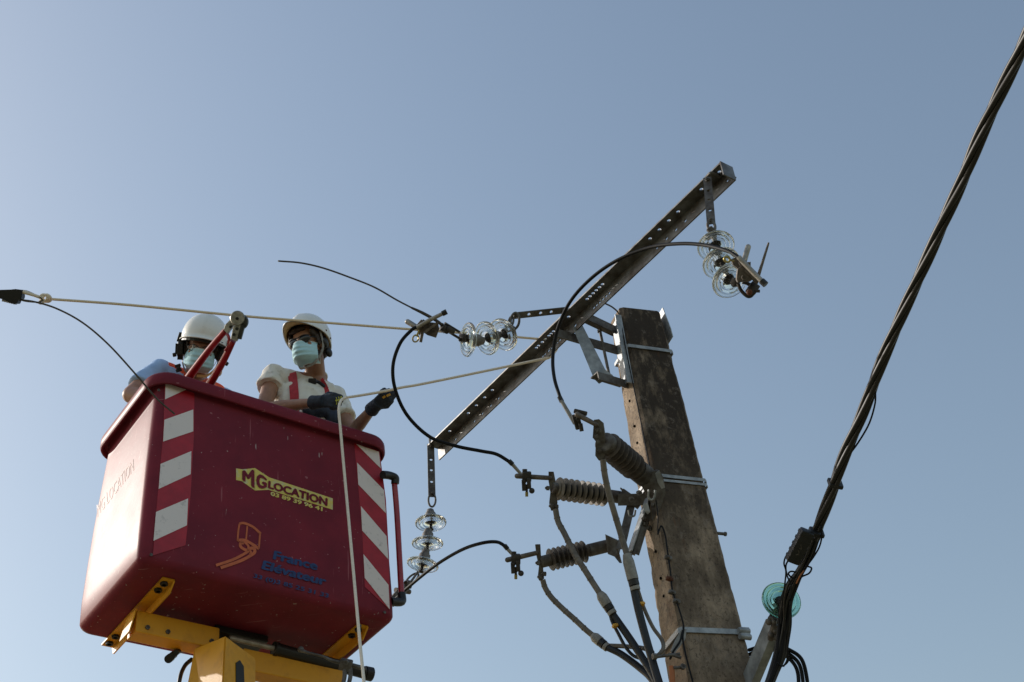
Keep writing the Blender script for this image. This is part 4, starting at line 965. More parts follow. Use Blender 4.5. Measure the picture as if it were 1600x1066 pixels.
# faded lettering on the sunlit end
sn = -bu; s0_ = bp(0.035-0.017, 0, -0.5); s1_ = bp(0.035-0.010, 0, -0.3); sn = bv.cross(s1_-s0_).normalized()
if sn.dot(bu) > 0: sn = -sn
def sp_(x, y, off=0.003): return Pl(x, y, s0_+sn*off, sn)
quadtext('MG LOCATION', [(151, 789), (208, 717), (209, 735), (152, 808)], M_faded, 'faded_lettering', basket, plane=sp_, off=0.0012, bold=0.0)

bm = B()   # folded cover angle and bolts, left and right mounting brackets
def undercarriage_bracket(s, t0, t1):
    bm = B(); z = -1.054
    prism(bm, [bp(s-0.03, t0, z), bp(s+0.03, t0, z), bp(s+0.03, t1, z), bp(s-0.03, t1, z)], V((0, 0, -0.008)))
    prism(bm, [bp(s+0.024, t0+0.0, z-0.008), bp(s+0.024, t1, z-0.008), bp(s+0.024, t1-0.02, z-0.05), bp(s+0.024, t0+0.05, z-0.05)], bu*0.008)
    o = obj('mounting_bracket', bm, M_yel, lift, smooth=False)
    for t in (t0+0.035, t0+0.10, t1-0.12, t1-0.045):
        bm = B(); hexbolt(bm, bp(s-0.006, t, z-0.008), (0, 0, -1), 0.019, 0.012); obj('bolt', bm, M_black, o)
undercarriage_bracket(0.185, 0.12, 0.83); undercarriage_bracket(1.205, 0.13, 0.72)
def ubox(name, s0, s1, t0, t1, z0, z1, m_, parent, bev=0.006):
    bm = B(); M = Matrix.Identity(4); c = bp((s0+s1)/2, (t0+t1)/2, (z0+z1)/2)
    for i in range(3): M[i][0] = bu[i]; M[i][1] = bv[i]; M[i][3] = c[i]
    box(bm, M, abs(s1-s0), abs(t1-t0), abs(z1-z0), bev); return obj(name, bm, m_, parent, smooth=False)
beam = ubox('cross_beam', 0.145, 0.56, 0.37, 0.47, -1.10, -1.21, M_yel, lift)
bm = B(); prism(bm, [bp(0.143, 0.365, -1.098), bp(0.143, 0.475, -1.098), bp(0.118, 0.475, -1.22), bp(0.118, 0.365, -1.22)], -bu*0.006); obj('beam_end', bm, M_yel, beam, smooth=False)
ubox('cross_beam', 0.70, 1.26, 0.40, 0.50, -1.16, -1.27, M_yel, lift)
# jib head: tapering box column turned a little from the basket
bm = B(); A = P(352, 993, 6.42); Lq = P(303, 1014, 6.55); Rq = P(400, 1030, 6.54); Bk = P(352, 1006, 6.9); dn_ = V((0, 0, -0.75))
tp = [A, Rq, Bk, Lq]; bt = [A+dn_+bv*0.02, Rq+dn_+bu*0.02, Bk+dn_, Lq+dn_-bu*0.10]
a_ = [bm.verts.new(p) for p in tp]; b2 = [bm.verts.new(p) for p in bt]
bm.faces.new(a_); bm.faces.new(b2[::-1])
for k in range(4): bm.faces.new((a_[k], b2[k], b2[(k+1) % 4], a_[(k+1) % 4]))
bmesh.ops.bevel(bm, geom=bm.edges[:], offset=0.006, segments=2, affect='EDGES')
jib = obj('jib_head', bm, M_yel, lift, smooth=False)
nj = (Rq-A).cross(V((0, 0, 1))).normalized(); nj = nj if nj.dot(CF) < 0 else -nj
def jp(x, y): return Pl(x, y, A+nj*0.001, nj)
bm = B(); prism(bm, [jp(368, 1036), (jp(374, 1032)), jp(380, 1042), jp(383, 1120), jp(368, 1120)], nj*0.004); obj('slot', bm, M_black, jib, smooth=False)
bm = B(); a = bp(0.53, 0.45, -1.80); b_ = bp(0.9, 3.2, -BO.z+0.5)
bar(bm, a, b_, 0.2, 0.24, up=bu, bev=0.01); obj('boom', bm, M_yel, lift, smooth=False)
bm = B(); bar(bm, b_+V((0, 0, 0.15)), b_+V((0, 0, -0.6)), 0.5, 0.5, up=bu, bev=0.02); obj('boom_foot', bm, M_yel, lift, smooth=False)
bm = B(); cyl(bm, bp(0.62, 0.39, -1.13), bp(0.90, 0.39, -1.135), 0.013); rod_ = obj('hydraulic_rod', bm, M_alu, lift)
bm = B(); cyl(bm, bp(0.86, 0.39, -1.135), bp(1.40, 0.42, -1.145), 0.031, seg=24); cyl(bm, bp(0.855, 0.39, -1.135), bp(0.875, 0.391, -1.135), 0.035, seg=24); cyl(bm, bp(1.38, 0.42, -1.145), bp(1.42, 0.42, -1.145), 0.036, seg=24)
obj('hydraulic_cylinder', bm, M_black, lift)
bm = B(); tube(bm, [P(470, 1016, 6.55), P(485, 1021, 6.5), P(505, 1026, 6.5), P(518, 1032, 6.5), P(534, 1036, 6.5)], [0.009, 0.006, 0.006, 0.008, 0.009], 10); ell(bm, P(470, 1015, 6.56), (0.015,)*3)
cyl(bm, P(550, 1040, 6.5), P(572, 1046, 6.5), 0.008)
fit = obj('hydraulic_fitting', bm, M_galvd, lift)
bm = B(); bar(bm, P(531, 1037, 6.5), P(550, 1041, 6.5), 0.05, 0.045, up=camdir, bev=0.006); hexbolt(bm, P(541, 1035, 6.47), camdir, 0.012, 0.01); obj('valve_block', bm, M_galvd, fit)
for x in (538, 547):
    bm = B(); tube(bm, [P(x, 1044, 6.49), P(x, 1060, 6.46), P(x-8, 1080, 6.42), P(x-40, 1130, 6.4)], 0.010, 10); obj('hydraulic_hose', bm, M_galvd, fit)
bm = B(); 
for i, (x, y) in enumerate(((263, 1030), (268, 1026), (275, 1020))): cyl(bm, P(x, y, 6.58), P(x+4, y-3, 6.62), 0.020-0.003*i)
tube(bm, [P(268, 1024, 6.6), P(282, 1016, 6.65), P(300, 1012, 6.75)], 0.014, 10)
obj('hose_connector', bm, M_black, lift)
bm = B(); tube(bm, [P(300, 1030, 6.6), P(288, 1042, 6.55), P(280, 1066, 6.45), P(276, 1120, 6.4)], 0.010, 10); obj('hydraulic_hose', bm, M_black, lift)
for x, y in ((236, 867), (601, 957), (563, 978), (248, 610), (590, 712)):
    bm = B(); hexbolt(bm, fp(x, y, 0.0), fn, 0.008, 0.003) if y < 960 else ell(bm, fp(x, y, 0.0), (0.006,)*3); obj('rivet', bm, M_galvd, basket)
bm = B(); tube(bm, [bp(0.30, 0.47, -1.12), bp(0.42, 0.50, -1.16), bp(0.50, 0.52, -1.10), bp(0.62, 0.50, -1.13)], 0.014, 10); obj('hydraulic_hose', bm, M_black, lift)
ubox('shade_block', 0.56, 0.84, 0.42, 0.56, -1.056, -1.090, M_black, lift, 0.004)  # black box added to stand for the dark shade beneath the basket
for s_, t_ in ((0.20, 0.372), (0.30, 0.372), (0.52, 0.372)):
    bm = B(); hexbolt(bm, bp(s_, t_, -1.18), -bv, 0.012, 0.010); obj('bolt', bm, M_galvd, beam)
# grab rail on the right end
hrp = [(603, 741, 7.42), (612, 745, 7.44), (617, 752, 7.44), (620, 800, 7.35), (624, 870, 7.2), (627.5, 936, 7.06)]
bm = B(); tube(bm, [P(*p) for p in [(616, 752, 7.44), (620, 800, 7.35), (624, 870, 7.2), (627.5, 936, 7.06)]], 0.0155, 14); gr2 = obj('grab_rail', bm, M_cutr, lift)
for pts in ([(598, 742, 7.38), (608, 743, 7.42), (617, 747, 7.44), (617.3, 756, 7.43)], [(627.2, 928, 7.08), (628, 939, 7.05), (622, 941, 7.02), (610, 940, 6.98)]):
    bm = B(); tube(bm, [P(*p) for p in pts], 0.022, 12); obj('rail_corner', bm, M_black, gr2)

# ------------------------------------------------------------------ bolt cutter leaning over the rim
bc = thing('bolt_cutter', P(316, 584, 7.13), 'long red handled cable cutter with steel jaws held upright at the basket rim', 'cutter')
def handle(pts, rs):
    bm = B(); tube(bm, [P(*p) for p in pts], rs, 16); o = obj('handle', bm, M_cutr, bc); return o
handle([(280, 612, 7.26), (300, 583, 7.22), (330, 543, 7.14), (352, 517, 7.08)], [0.023, 0.021, 0.017, 0.015])
handle([(318, 616, 7.24), (333, 592, 7.18), (350, 562, 7.12), (364, 533, 7.06)], [0.023, 0.021, 0.018, 0.016])
bm = B(); tube(bm, [P(354, 520, 7.08), P(358, 529, 7.06), P(357, 541, 7.07), P(352, 548, 7.08)], 0.008, 8); obj('handle_stop', bm, M_cutr, bc)
bm = B(); prism(bm, [P(*p, 7.06) for p in [(349, 515), (352, 507), (360, 499), (367, 500), (368, 506), (362, 512), (356, 522)]], CF*0.028); bmesh.ops.bevel(bm, geom=bm.edges[:], offset=0.002, segments=1, affect='EDGES')
obj('link_plate', bm, M_cutm, bc, smooth=False)
bm = B(); prism(bm, [P(*p, 7.03) for p in [(360, 530), (364, 511), (369, 507), (377, 508), (376, 517), (373, 527), (369, 534)]], CF*0.03); bmesh.ops.bevel(bm, geom=bm.edges[:], offset=0.002, segments=1, affect='EDGES')
obj('link_plate', bm, M_cutm, bc, smooth=False)
bm = B(); c = P(371, 497, 7.03); lathe(bm, frame(c, -CF+CR*0.2), [(0, -0.012), (0.034, -0.012), (0.037, -0.006), (0.037, 0.006), (0.034, 0.012), (0, 0.012)], 28); obj('jaw', bm, M_cutm, bc)
bm = B(); c = P(377, 503, 7.05); lathe(bm, frame(c, -CF-CR*0.35), [(0, -0.014), (0.034, -0.014), (0.038, -0.006), (0.038, 0.008), (0.033, 0.012), (0, 0.012)], 28)
bar(bm, P(380, 508, 7.04), P(374, 530, 7.04), 0.02, 0.028, up=CF, bev=0.003); obj('jaw', bm, M_cutd, bc)
for (x, y, d) in ((371, 498, 7.01), (370.5, 514, 7.02), (366, 523, 7.02), (361, 511, 7.045)):
    bm = B(); hexbolt(bm, P(x, y, d+0.01), camdir, 0.0085, 0.012); obj('pivot_bolt', bm, M_cutd, bc)

# ------------------------------------------------------------------ people
from mathutils.bvhtree import BVHTree
def hframe(c, fwd, left, sc=1.0):
    """head frame: +y out of the face, +x towards image left, +z crown"""
    y = V(fwd).normalized(); x = V(left); x = (x-y*x.dot(y)).normalized(); z = x.cross(y); m = Matrix.Identity(4)
    for i in range(3): m[i][0] = x[i]*sc; m[i][1] = y[i]*sc; m[i][2] = z[i]*sc; m[i][3] = c[i]
    return m
def add_head(bm, H):
    def e(c, r): ell(bm, V(c), r, H, 28)
    def k(a, b_, ra, rb): 
        caps(bm, H @ V(a), H @ V(b_), ra*H.median_scale, rb*H.median_scale, 14)
    e((0, -0.012, 0.035), (0.076, 0.094, 0.088)); e((0, 0.025, -0.02), (0.064, 0.070, 0.085)); e((0, 0.042, -0.080), (0.044, 0.044, 0.036))
    e((0, 0.010, -0.060), (0.058, 0.060, 0.050)); e((0, 0.074, 0.026), (0.046, 0.020, 0.012))            # jaw, brow
    k((0, 0.092, 0.012), (0, 0.112, -0.026), 0.009, 0.013); e((0.012, 0.100, -0.030), (0.008, 0.010, 0.007)); e((-0.012, 0.100, -0.030), (0.008, 0.010, 0.007))
    e((0, 0.090, -0.054), (0.024, 0.010, 0.007)); e((0, 0.088, -0.064), (0.021, 0.010, 0.007))             # lips
    for sx in (1, -1):
        e((sx*0.040, 0.070, -0.018), (0.020, 0.018, 0.016)); e((sx*0.077, -0.004, -0.008), (0.009, 0.020, 0.032)); e((sx*0.083, -0.010, 0.006), (0.008, 0.014, 0.016))
    return bm
def eyes(H, parent):
    for sx in (1, -1):
        bm = B(); ell(bm, V((sx*0.032, 0.074, 0.006)), (0.0125,)*3, H, 16); e_ = obj('eye', bm, M_eye, parent)
        bm = B(); ell(bm, V((sx*0.032, 0.083, 0.005)), (0.0055, 0.0045, 0.0055), H, 12); obj('iris', bm, M_iris, e_)
def mask(H, parent, m_=None):
    nu, nv = 24, 26; bm = B(); g = []
    for j in range(nv+1):
        v = j/nv; row = []
        for i in range(nu+1):
            u = -1+2*i/nu
            wd = 0.070+0.006*sin(v*pi)-0.022*max(0, v-0.72)/0.28
            z = -0.004-0.110*v + 0.010*(1-u*u)*(1-v) - 0.006*u*u*(1-v)
            y0 = 0.108+0.020*sin(min(1, v*1.5)*pi*0.55)-0.022*max(0, v-0.70)/0.30 - 0.045*max(0, v-0.86)/0.14*(1-0.3*abs(u))
            if v < 0.18: y0 -= 0.008*(1-v/0.18)
            y = y0 - 0.076*abs(u)**2.2 + 0.010*(1-abs(u))*(1-v)
            y += 0.0028*sin(v*2*pi*4.5)*(1-abs(u)**6) + 0.003*noise.noise(V((u*2.3, v*3, 1.7)))
            row.append(bm.verts.new(H @ V((u*wd, y, z))))
        g.append(row)
    for j in range(nv):
        for i in range(nu): bm.faces.new((g[j][i], g[j][i+1], g[j+1][i+1], g[j+1][i]))
    edge = [[v.co.copy() for v in g[0]], [v.co.copy() for v in g[-1]]]; cr = [g[0][0].co.copy(), g[0][-1].co.copy(), g[-1][0].co.copy(), g[-1][-1].co.copy()]
    r = bmesh.ops.extrude_face_region(bm, geom=bm.faces[:]); vs = [q for q in r['geom'] if isinstance(q, bmesh.types.BMVert)]
    bmesh.ops.translate(bm, verts=vs, vec=(H.to_3x3() @ V((0, -0.002, 0))))
    mk_ = obj('face_mask', bm, M_mask, parent, ang=180)
    for q in edge:
        bm = B(); tube(bm, q[::2], 0.0028, 6, smooth=False); obj('mask_edge', bm, M_maskw, mk_)
    for sx, a, b_ in ((-1, cr[0], cr[2]), (1, cr[1], cr[3])):
        bm = B(); tube(bm, [a, H @ V((sx*0.080, 0.030, 0.004)), H @ V((sx*0.086, -0.012, 0.020)), H @ V((sx*0.084, -0.022, -0.010)), H @ V((sx*0.078, 0.020, -0.060)), b_], 0.0016, 6, n=5); obj('ear_loop', bm, M_maskw, mk_)
    return mk_
def helmet(H, parent, peak=0.045, back=-28, side=-10, front=2, sc=1.0, lining=None, R=(0.112, 0.137, 0.128)):
    def shell(k, flare):
        bm = B(); nT, nE = 56, 14; rg = []
        for e_ in range(-2, nE+1):
            row = []
            for t in range(nT):
                th = 2*pi*t/nT; f = (sin(th)+1)/2             # 1 at the front
                el0 = radians(back+(side-back)*min(1, f*2) if f < 0.5 else side+(front-side)*(f-0.5)*2)
                ee = max(e_, 0)/nE; el = el0+(pi/2-el0)*ee
                cx = cos(el)**0.92 if cos(el) > 0 else 0
                p = V((R[0]*k*cx*cos(th), R[1]*k*cx*sin(th)-0.006, R[2]*k*sin(el)+0.022))
                if k < 0.98: p.z -= 0.0035*(1 if e_ < 1 else 0)
                rid = 0.004*max(0, 1-abs(cos(th)*cx)*6)*(ee > 0.1)*(1 if k > 0.97 else 0)
                p += p.normalized()*rid
                if e_ < 0 and flare:
                    w_ = peak*max(0, sin(th))**3 + 0.005
                    q = -e_/2; p += V((cos(th)*0.006*q, sin(th)*w_*q if sin(th) > 0 else sin(th)*0.006*q, -0.010*q*max(0, sin(th))**2-0.003*q))
                row.append(bm.verts.new(H @ p))
            rg.append(row)
        for a, b_ in zip(rg, rg[1:]):
            for t in range(nT):
                try: bm.faces.new((a[t], a[(t+1) % nT], b_[(t+1) % nT], b_[t]))
                except ValueError: pass
        return bm, [v.co.copy() for v in rg[0]]
    bm, rimp = shell(1.0, True); bmesh.ops.remove_doubles(bm, verts=bm.verts[:], dist=1e-5)
    hm = obj('helmet', bm, M_helmet, parent, ang=70)
    bm, _ = shell(0.965, True); bmesh.ops.remove_doubles(bm, verts=bm.verts[:], dist=1e-5); obj('lining', bm, lining or M_tan, hm, ang=70)
    bm = B(); tube(bm, rimp+[rimp[0]], 0.0035, 6, smooth=False, cap=False); obj('rim_edge', bm, M_helmet, hm)
    bm = B(); q = [H @ V((0.088*cos(t), 0.104*sin(t)-0.004, 0.040+0.008*sin(t))) for t in [2*pi*i/24 for i in range(25)]]
    for a, b_ in zip(q, q[1:]): bar(bm, a, b_, 0.003, 0.024, up=H.to_3x3() @ V((0, 0, 1)))
    obj('headband', bm, M_black, hm, smooth=False)
    return hm
def strap_line(pts, w_, m_, name, parent, up, th=0.0025):
    bm = B(); sp = spline(pts, 5)
    for a, b_ in zip(sp, sp[1:]): bar(bm, a, b_ + (b_-a)*0.08, w_, th, up=up)
    return obj(name, bm, m_, parent, smooth=False)
def hand(bm, W, d, n, side, grip=1.0, r=0.0105, palm=True):
    """five fingers and a palm: W wrist, d pointing direction, n palm normal, side = +1/-1 thumb side along d x n"""
    W = V(W); d = V(d).normalized(); n = V(n); n = (n-d*n.dot(d)).normalized(); s = d.cross(n)*side
    M = Matrix.Identity(4)
    for i in range(3): M[i][0] = s[i]; M[i][1] = d[i]; M[i][2] = n[i]; M[i][3] = W[i]
    ell(bm, V((0.002, 0.048, 0)), (0.040, 0.054, 0.018), M); ell(bm, V((0.016, 0.034, 0.008)), (0.022, 0.034, 0.018), M)
    ls = [0.92, 1.0, 0.95, 0.78]
    for i in range(4):
        o_ = M @ V((0.031-0.0205*i, 0.086-0.003*abs(i-1)-0.004*(i == 3), 0.0)); rf = r*(1, 1.02, 0.98, 0.88)[i]
        ang_ = 0.0; p = o_; pts = [M @ V((0.026-0.017*i, 0.05, 0)), o_]
        for L_, da in ((0.044, 0.95*grip), (0.028, 1.35*grip), (0.022, 0.9*grip)):
            ang_ += da*(1+0.06*i); q = d*cos(ang_)+n*sin(ang_); p = p+q*L_*ls[i]; pts.append(p)
        limb(bm, pts, [rf*1.15, rf*1.12, rf*1.03, rf*0.96, rf*0.86])
    pts = [M @ V(q) for q in ((0.020, 0.014, 0.006), (0.046, 0.040, 0.018), (0.046, 0.070, 0.036), (0.030, 0.088, 0.050))]
    limb(bm, pts, [r*1.5, r*1.35, r*1.15, r*0.95])
    return M
def torso(bm, neck, sl, sr, chest_dn, pelvis, k=1.0):
    """sl / sr shoulder joints"""
    mid = (sl+sr)/2; ax = (sr-sl).normalized(); up = (mid-pelvis).normalized(); y = up.cross(ax).normalized(); ax = y.cross(up)
    M = Matrix.Identity(4); c = mid-up*0.16
    for i in range(3): M[i][0] = ax[i]; M[i][1] = y[i]; M[i][2] = up[i]; M[i][3] = c[i]
    ell(bm, V((0, 0, 0)), (0.172*k, 0.118*k, 0.185), M, 32); ell(bm, V((0, 0, 0.06)), (0.185*k, 0.098*k, 0.10), M, 28)
    c2 = pelvis+up*0.10; M2 = M.copy()
    for i in range(3): M2[i][3] = c2[i]
    ell(bm, V((0, 0, 0)), (0.158*k, 0.118*k, 0.19), M2, 28)
    L_ = (mid-pelvis).length; M3 = M.copy(); c3 = pelvis+up*L_*0.45
    for i in range(3): M3[i][3] = c3[i]
    ell(bm, V((0, 0, 0)), (0.150*k, 0.112*k, 0.20), M3, 28)
    caps(bm, sl, sr, 0.060*k, 0.060*k); caps(bm, sl, neck-up*0.015, 0.055*k, 0.052*k); caps(bm, sr, neck-up*0.015, 0.055*k, 0.052*k)
    return M, up, y
FLOOR = BO.z - 0.995
def legs(pelvis, parent, ax, feet):
    bm = B(); ell(bm, pelvis, (0.165, 0.125, 0.13))
    for sg, ft in zip((-1, 1), feet):
        hip = pelvis+ax*0.09*sg-V((0, 0, 0.04)); kn = (hip+ft)/2 + V((-0.02, -0.03, 0.02)); an = ft+V((0, 0, 0.09)); limb(bm, [hip, kn, an], [0.088, 0.062, 0.045])
    tr = mk('trousers', fuse(bm, 0.010, 3, wrinkle(0.004, 9)), M_trouser, parent)
    for ft in feet:
        bm = B(); caps(bm, ft+V((0, 0.02, 0.055)), ft+V((0.01, -0.13, 0.042)), 0.048, 0.040); caps(bm, ft+V((0, 0.02, 0.06)), ft+V((0, 0.02, 0.16)), 0.048, 0.05)
        me = fuse(bm, 0.008, 2); 
        for v in me.vertices: v.co.z = max(v.co.z, ft.z+0.002)
        mk('boot', me, M_black, parent)
def person(loc, label): return thing('person', loc, label, 'person', None)
def bvh_of(o):
    me = o.data; off = o.parent.location if o.parent else o.location
    return BVHTree.FromPolygons([v.co+off for v in me.vertices], [tuple(p.vertices) for p in me.polygons])
def drape(px, bvh, off=0.004, fall=None):
    out = []
    for x, y in px:
        r_ = ray(x, y).normalized(); h = bvh.ray_cast(CAM, r_)
        if h[0] is not None: out.append(h[0]-r_*off)
    return out

def B_bridge(H):
    bm = B(); tube(bm, [H @ V((0.066, 0.084, 0.026)), H @ V((0.036, 0.100, 0.031)), H @ V((0, 0.105, 0.024)), H @ V((-0.036, 0.100, 0.031)), H @ V((-0.066, 0.084, 0.026))], 0.0028, 8); return bm
# ---- right hand worker -------------------------------------------------
def right_worker():
    Hc = P(482, 541, 7.90)
    H = hframe(Hc, -CF + CU*0.20 - CR*0.46, -CR*0.97 - CU*0.24, 1.06); R3 = H.to_3x3().normalized()
    neck = P(494, 596, 7.97); sl = P(428, 588, 7.93); sr = P(521, 619, 8.02)
    pel = V((neck.x+0.02, neck.y-0.04, FLOOR+0.95))
    el, wl = P(411, 640, 7.66), P(499, 628, 7.38); er, wr_ = P(549, 678, 7.76), P(586, 634, 7.46)
    pr = person(V((pel.x, pel.y, FLOOR)), 'worker in cream T-shirt, white helmet, dark glasses and mask pulling the rope with both gloves')
    gl_d = (P(552, 622, 7.30)-wl).normalized(); gr_d = (P(626, 603, 7.40)-wr_).normalized()
    bm = B(); add_head(bm, H); limb(bm, [H @ V((0, -0.030, -0.04)), neck+V((0, 0, 0.02)), neck-V((0, 0, 0.06))], [0.058, 0.056, 0.070])
    M, up, y = torso(bm, neck, sl, sr, 0, pel, 0.94)
    limb(bm, [sl, sl+(el-sl)*0.5, el], [0.052, 0.047, 0.038]); limb(bm, [el, el+(wl-el)*0.35, wl-(wl-el)*0.08], [0.037, 0.037, 0.024])
    limb(bm, [sr, sr+(er-sr)*0.5, er], [0.052, 0.046, 0.037]); limb(bm, [er, er+(wr_-er)*0.35, wr_-(wr_-er)*0.08], [0.036, 0.036, 0.024])
    body = mk('body', fuse(bm, 0.0055, 3), M_skin, pr)
    # shirt
    bm = B(); torso(bm, neck-up*0.028, sl, sr, 0, pel, 0.99)
    e1 = sl+(el-sl)*0.36; e2 = sr+(er-sr)*0.58
    limb(bm, [sl, sl+(e1-sl)*0.4], [0.066, 0.066]); cyl(bm, sl+(e1-sl)*0.2, e1, 0.064, 0.073, 24)
    limb(bm, [sr, sr+(e2-sr)*0.4], [0.064, 0.064]); cyl(bm, sr+(e2-sr)*0.2, e2, 0.062, 0.068, 24)
    sh = mk('shirt', fuse(bm, 0.0065, 2, wrinkle(0.011, 12, (1, 1, 0.55))), M_shirt, pr)
    bm = B(); cc = neck+up*0.018; q = [cc + (M.to_3x3() @ V((0.066*cos(t), 0.062*sin(t), 0.010*cos(2*t)-0.016*sin(t)))) for t in [2*pi*i/20 for i in range(21)]]
    tube(bm, q, 0.006, 8, smooth=False, cap=False); obj('collar', bm, M_shirt, sh)
    bm = B(); q = [e1 + frame(e1, el-sl).to_3x3() @ V((0.069*cos(t), 0.069*sin(t), 0)) for t in [2*pi*i/20 for i in range(21)]]; tube(bm, q, 0.004, 8, smooth=False, cap=False); obj('cuff', bm, M_shirt, sh)
    legs(pel, pr, M.to_3x3() @ V((1, 0, 0)), [V((pel.x-0.14, pel.y+0.0, FLOOR)), V((pel.x+0.14, pel.y+0.06, FLOOR))])
    bv_ = bvh_of(sh)
    up_s = -CF
    for px in ([(455, 576), (456, 583), (458, 595), (459, 607), (460, 620), (460, 635), (461, 650)], [(500, 594), (505, 603), (509, 613), (512, 628), (512, 645), (510, 662)]):
        pts = drape(px, bv_, 0.006)
        if len(pts) > 2: strap_line(pts, 0.05 if px[0][0] < 480 else 0.042, M_harness, 'harness_strap', pr, up_s, 0.004)
    pts = drape([(488, 596), (496, 597), (504, 602), (511, 608)], bv_, 0.014)
    if len(pts) > 1:
        bm = B(); tube(bm, pts, [0.013, 0.011, 0.011, 0.013][:len(pts)], 8, n=4); box(bm, frame(pts[0], CF, CR), 0.045, 0.035, 0.02, 0.006); obj('radio_clip', bm, M_black, pr)
    pts = drape([(482, 640), (500, 640), (515, 645), (520, 655)], bv_, 0.03)
    bm = B(); 
    for p in pts: ell(bm, p, (0.045, 0.04, 0.05))
    me = fuse(bm, 0.008, 2); mk('tool_pouch', me, M_glove, pr)
    # head gear
    mask(H, pr); eyes(H, pr)
    gg = None
    for sx in (1, -1):
        bm = B(); t = bmesh.new(); bmesh.ops.create_uvsphere(t, u_segments=20, v_segments=12, radius=1)
        merge(bm, t, H @ Matrix.Translation((sx*0.036, 0.094-0.002, 0.010)) @ Matrix.Rotation(-sx*0.22, 4, 'Z') @ Matrix.Diagonal((0.033, 0.006, 0.023, 1)))
        gg = gg or obj('sunglasses', B_bridge(H), M_black, pr); obj('dark_lens', bm, M_lens, gg)
    bm = B(); tube(bm, [H @ V((0.012, 0.100, 0.016)), H @ V((0, 0.103, 0.018)), H @ V((-0.012, 0.100, 0.016))], 0.003, 8); bm.free()
    for sx in (1, -1):
        bm = B(); tube(bm, [H @ V((sx*0.066, 0.086, 0.014)), H @ V((sx*0.078, 0.04, 0.016)), H @ V((sx*0.083, -0.02, 0.010))], 0.003, 8); obj('temple', bm, M_black, gg)
    hm = helmet(H @ Matrix.Translation((0, -0.010, 0.034)) @ Matrix.Rotation(radians(17), 4, 'X'), pr, peak=0.052, back=-34, side=-12, front=4)
    bm = B()
    for sx in (1, -1):
        ell(bm, V((sx*0.066, 0.036, 0.052)), (0.016, 0.036, 0.030), H, 20); ell(bm, V((sx*0.078, 0.018, 0.020)), (0.010, 0.026, 0.045), H, 20); ell(bm, V((sx*0.074, -0.045, -0.010)), (0.018, 0.04, 0.05), H, 20)
    ell(bm, V((0.01, 0.070, 0.078)), (0.054, 0.020, 0.016), H, 20); ell(bm, V((0, -0.08, -0.02)), (0.06, 0.03, 0.06), H, 20)
    mk('hair', fuse(bm, 0.004, 1, lambda c: 0.004*noise.noise(c*90)+0.002*noise.noise(c*200)), M_hair, pr)
    bm = B(); ell(bm, V((0, 0.036, -0.086)), (0.044, 0.040, 0.034), H, 20); ell(bm, V((0.045, 0.01, -0.06)), (0.018, 0.035, 0.035), H, 16); ell(bm, V((-0.045, 0.01, -0.06)), (0.018, 0.035, 0.035), H, 16)
    mk('beard', fuse(bm, 0.004, 1, lambda c: 0.002*noise.noise(c*150)), M_hair, pr)
    for sx in (1, -1):   # ear knobs of the helmet harness and chin strap
        bm = B(); ell(bm, V((sx*0.092, -0.018, -0.004)), (0.016, 0.026, 0.030), H, 20); ell(bm, V((sx*0.090, -0.040, -0.060)), (0.016, 0.024, 0.026), H, 20); obj('harness_pad', bm, M_black, hm)
        strap_line([H @ V((sx*0.098, 0.02, 0.045)), H @ V((sx*0.092, 0.006, -0.02)), H @ V((sx*0.078, 0.02, -0.07)), H @ V((sx*0.045, 0.055, -0.120)), H @ V((sx*0.005, 0.07, -0.132))], 0.013, M_tapew, 'chin_strap', hm, R3 @ V((sx, 0.3, 0)))
    for k_ in ((0.10, -0.03, 0.05), (-0.112, -0.02, 0.055), (-0.105, -0.06, 0.02)):
        bm = B(); ell(bm, V(k_), (0.005,)*3, H, 8); obj('rivet', bm, M_rust, hm)
    # gloves
    for Wp, d, n, sd, elb, nm in ((wl, gl_d, -CU*0.35+CF*0.75, 1, el, 0), (wr_, gr_d, CU*0.35+CF*0.85, -1, er, 1)):
        bm = B(); Mh_ = hand(bm, Wp, d, n, sd, 1.0, 0.0118)
        back_ = (elb-Wp).normalized(); cyl(bm, Wp+d*0.03, Wp+back_*0.02, 0.034, 0.036, 20); cyl(bm, Wp+back_*0.018, Wp+back_*0.055, 0.036, 0.040, 20)
        g_ = mk('glove', fuse(bm, 0.0035, 2, lambda c: 0.0012*noise.noise(c*120)), M_glove, pr)
        gb = bvh_of(g_)
        if nm == 0:
            for px in ([(525, 621), (526, 632)], [(529, 620), (530, 631)], [(533, 619), (533.5, 630)], [(524, 626), (534, 624)]):
                pts = drape([px[0], ((px[0][0]+px[1][0])/2, (px[0][1]+px[1][1])/2), px[1]], gb, 0.002)
                if len(pts) == 3: strap_line(pts, 0.007, M_print, 'glove_print', g_, -CF, 0.001)
        else:
            for px in ([(598, 622), (602, 619)], [(604, 619), (610, 616)]):
                pts = drape([px[0], ((px[0][0]+px[1][0])/2, (px[0][1]+px[1][1])/2), px[1]], gb, 0.002)
                if len(pts) == 3: strap_line(pts, 0.012, M_ochre, 'glove_print', g_, -CF, 0.001)
right_worker()

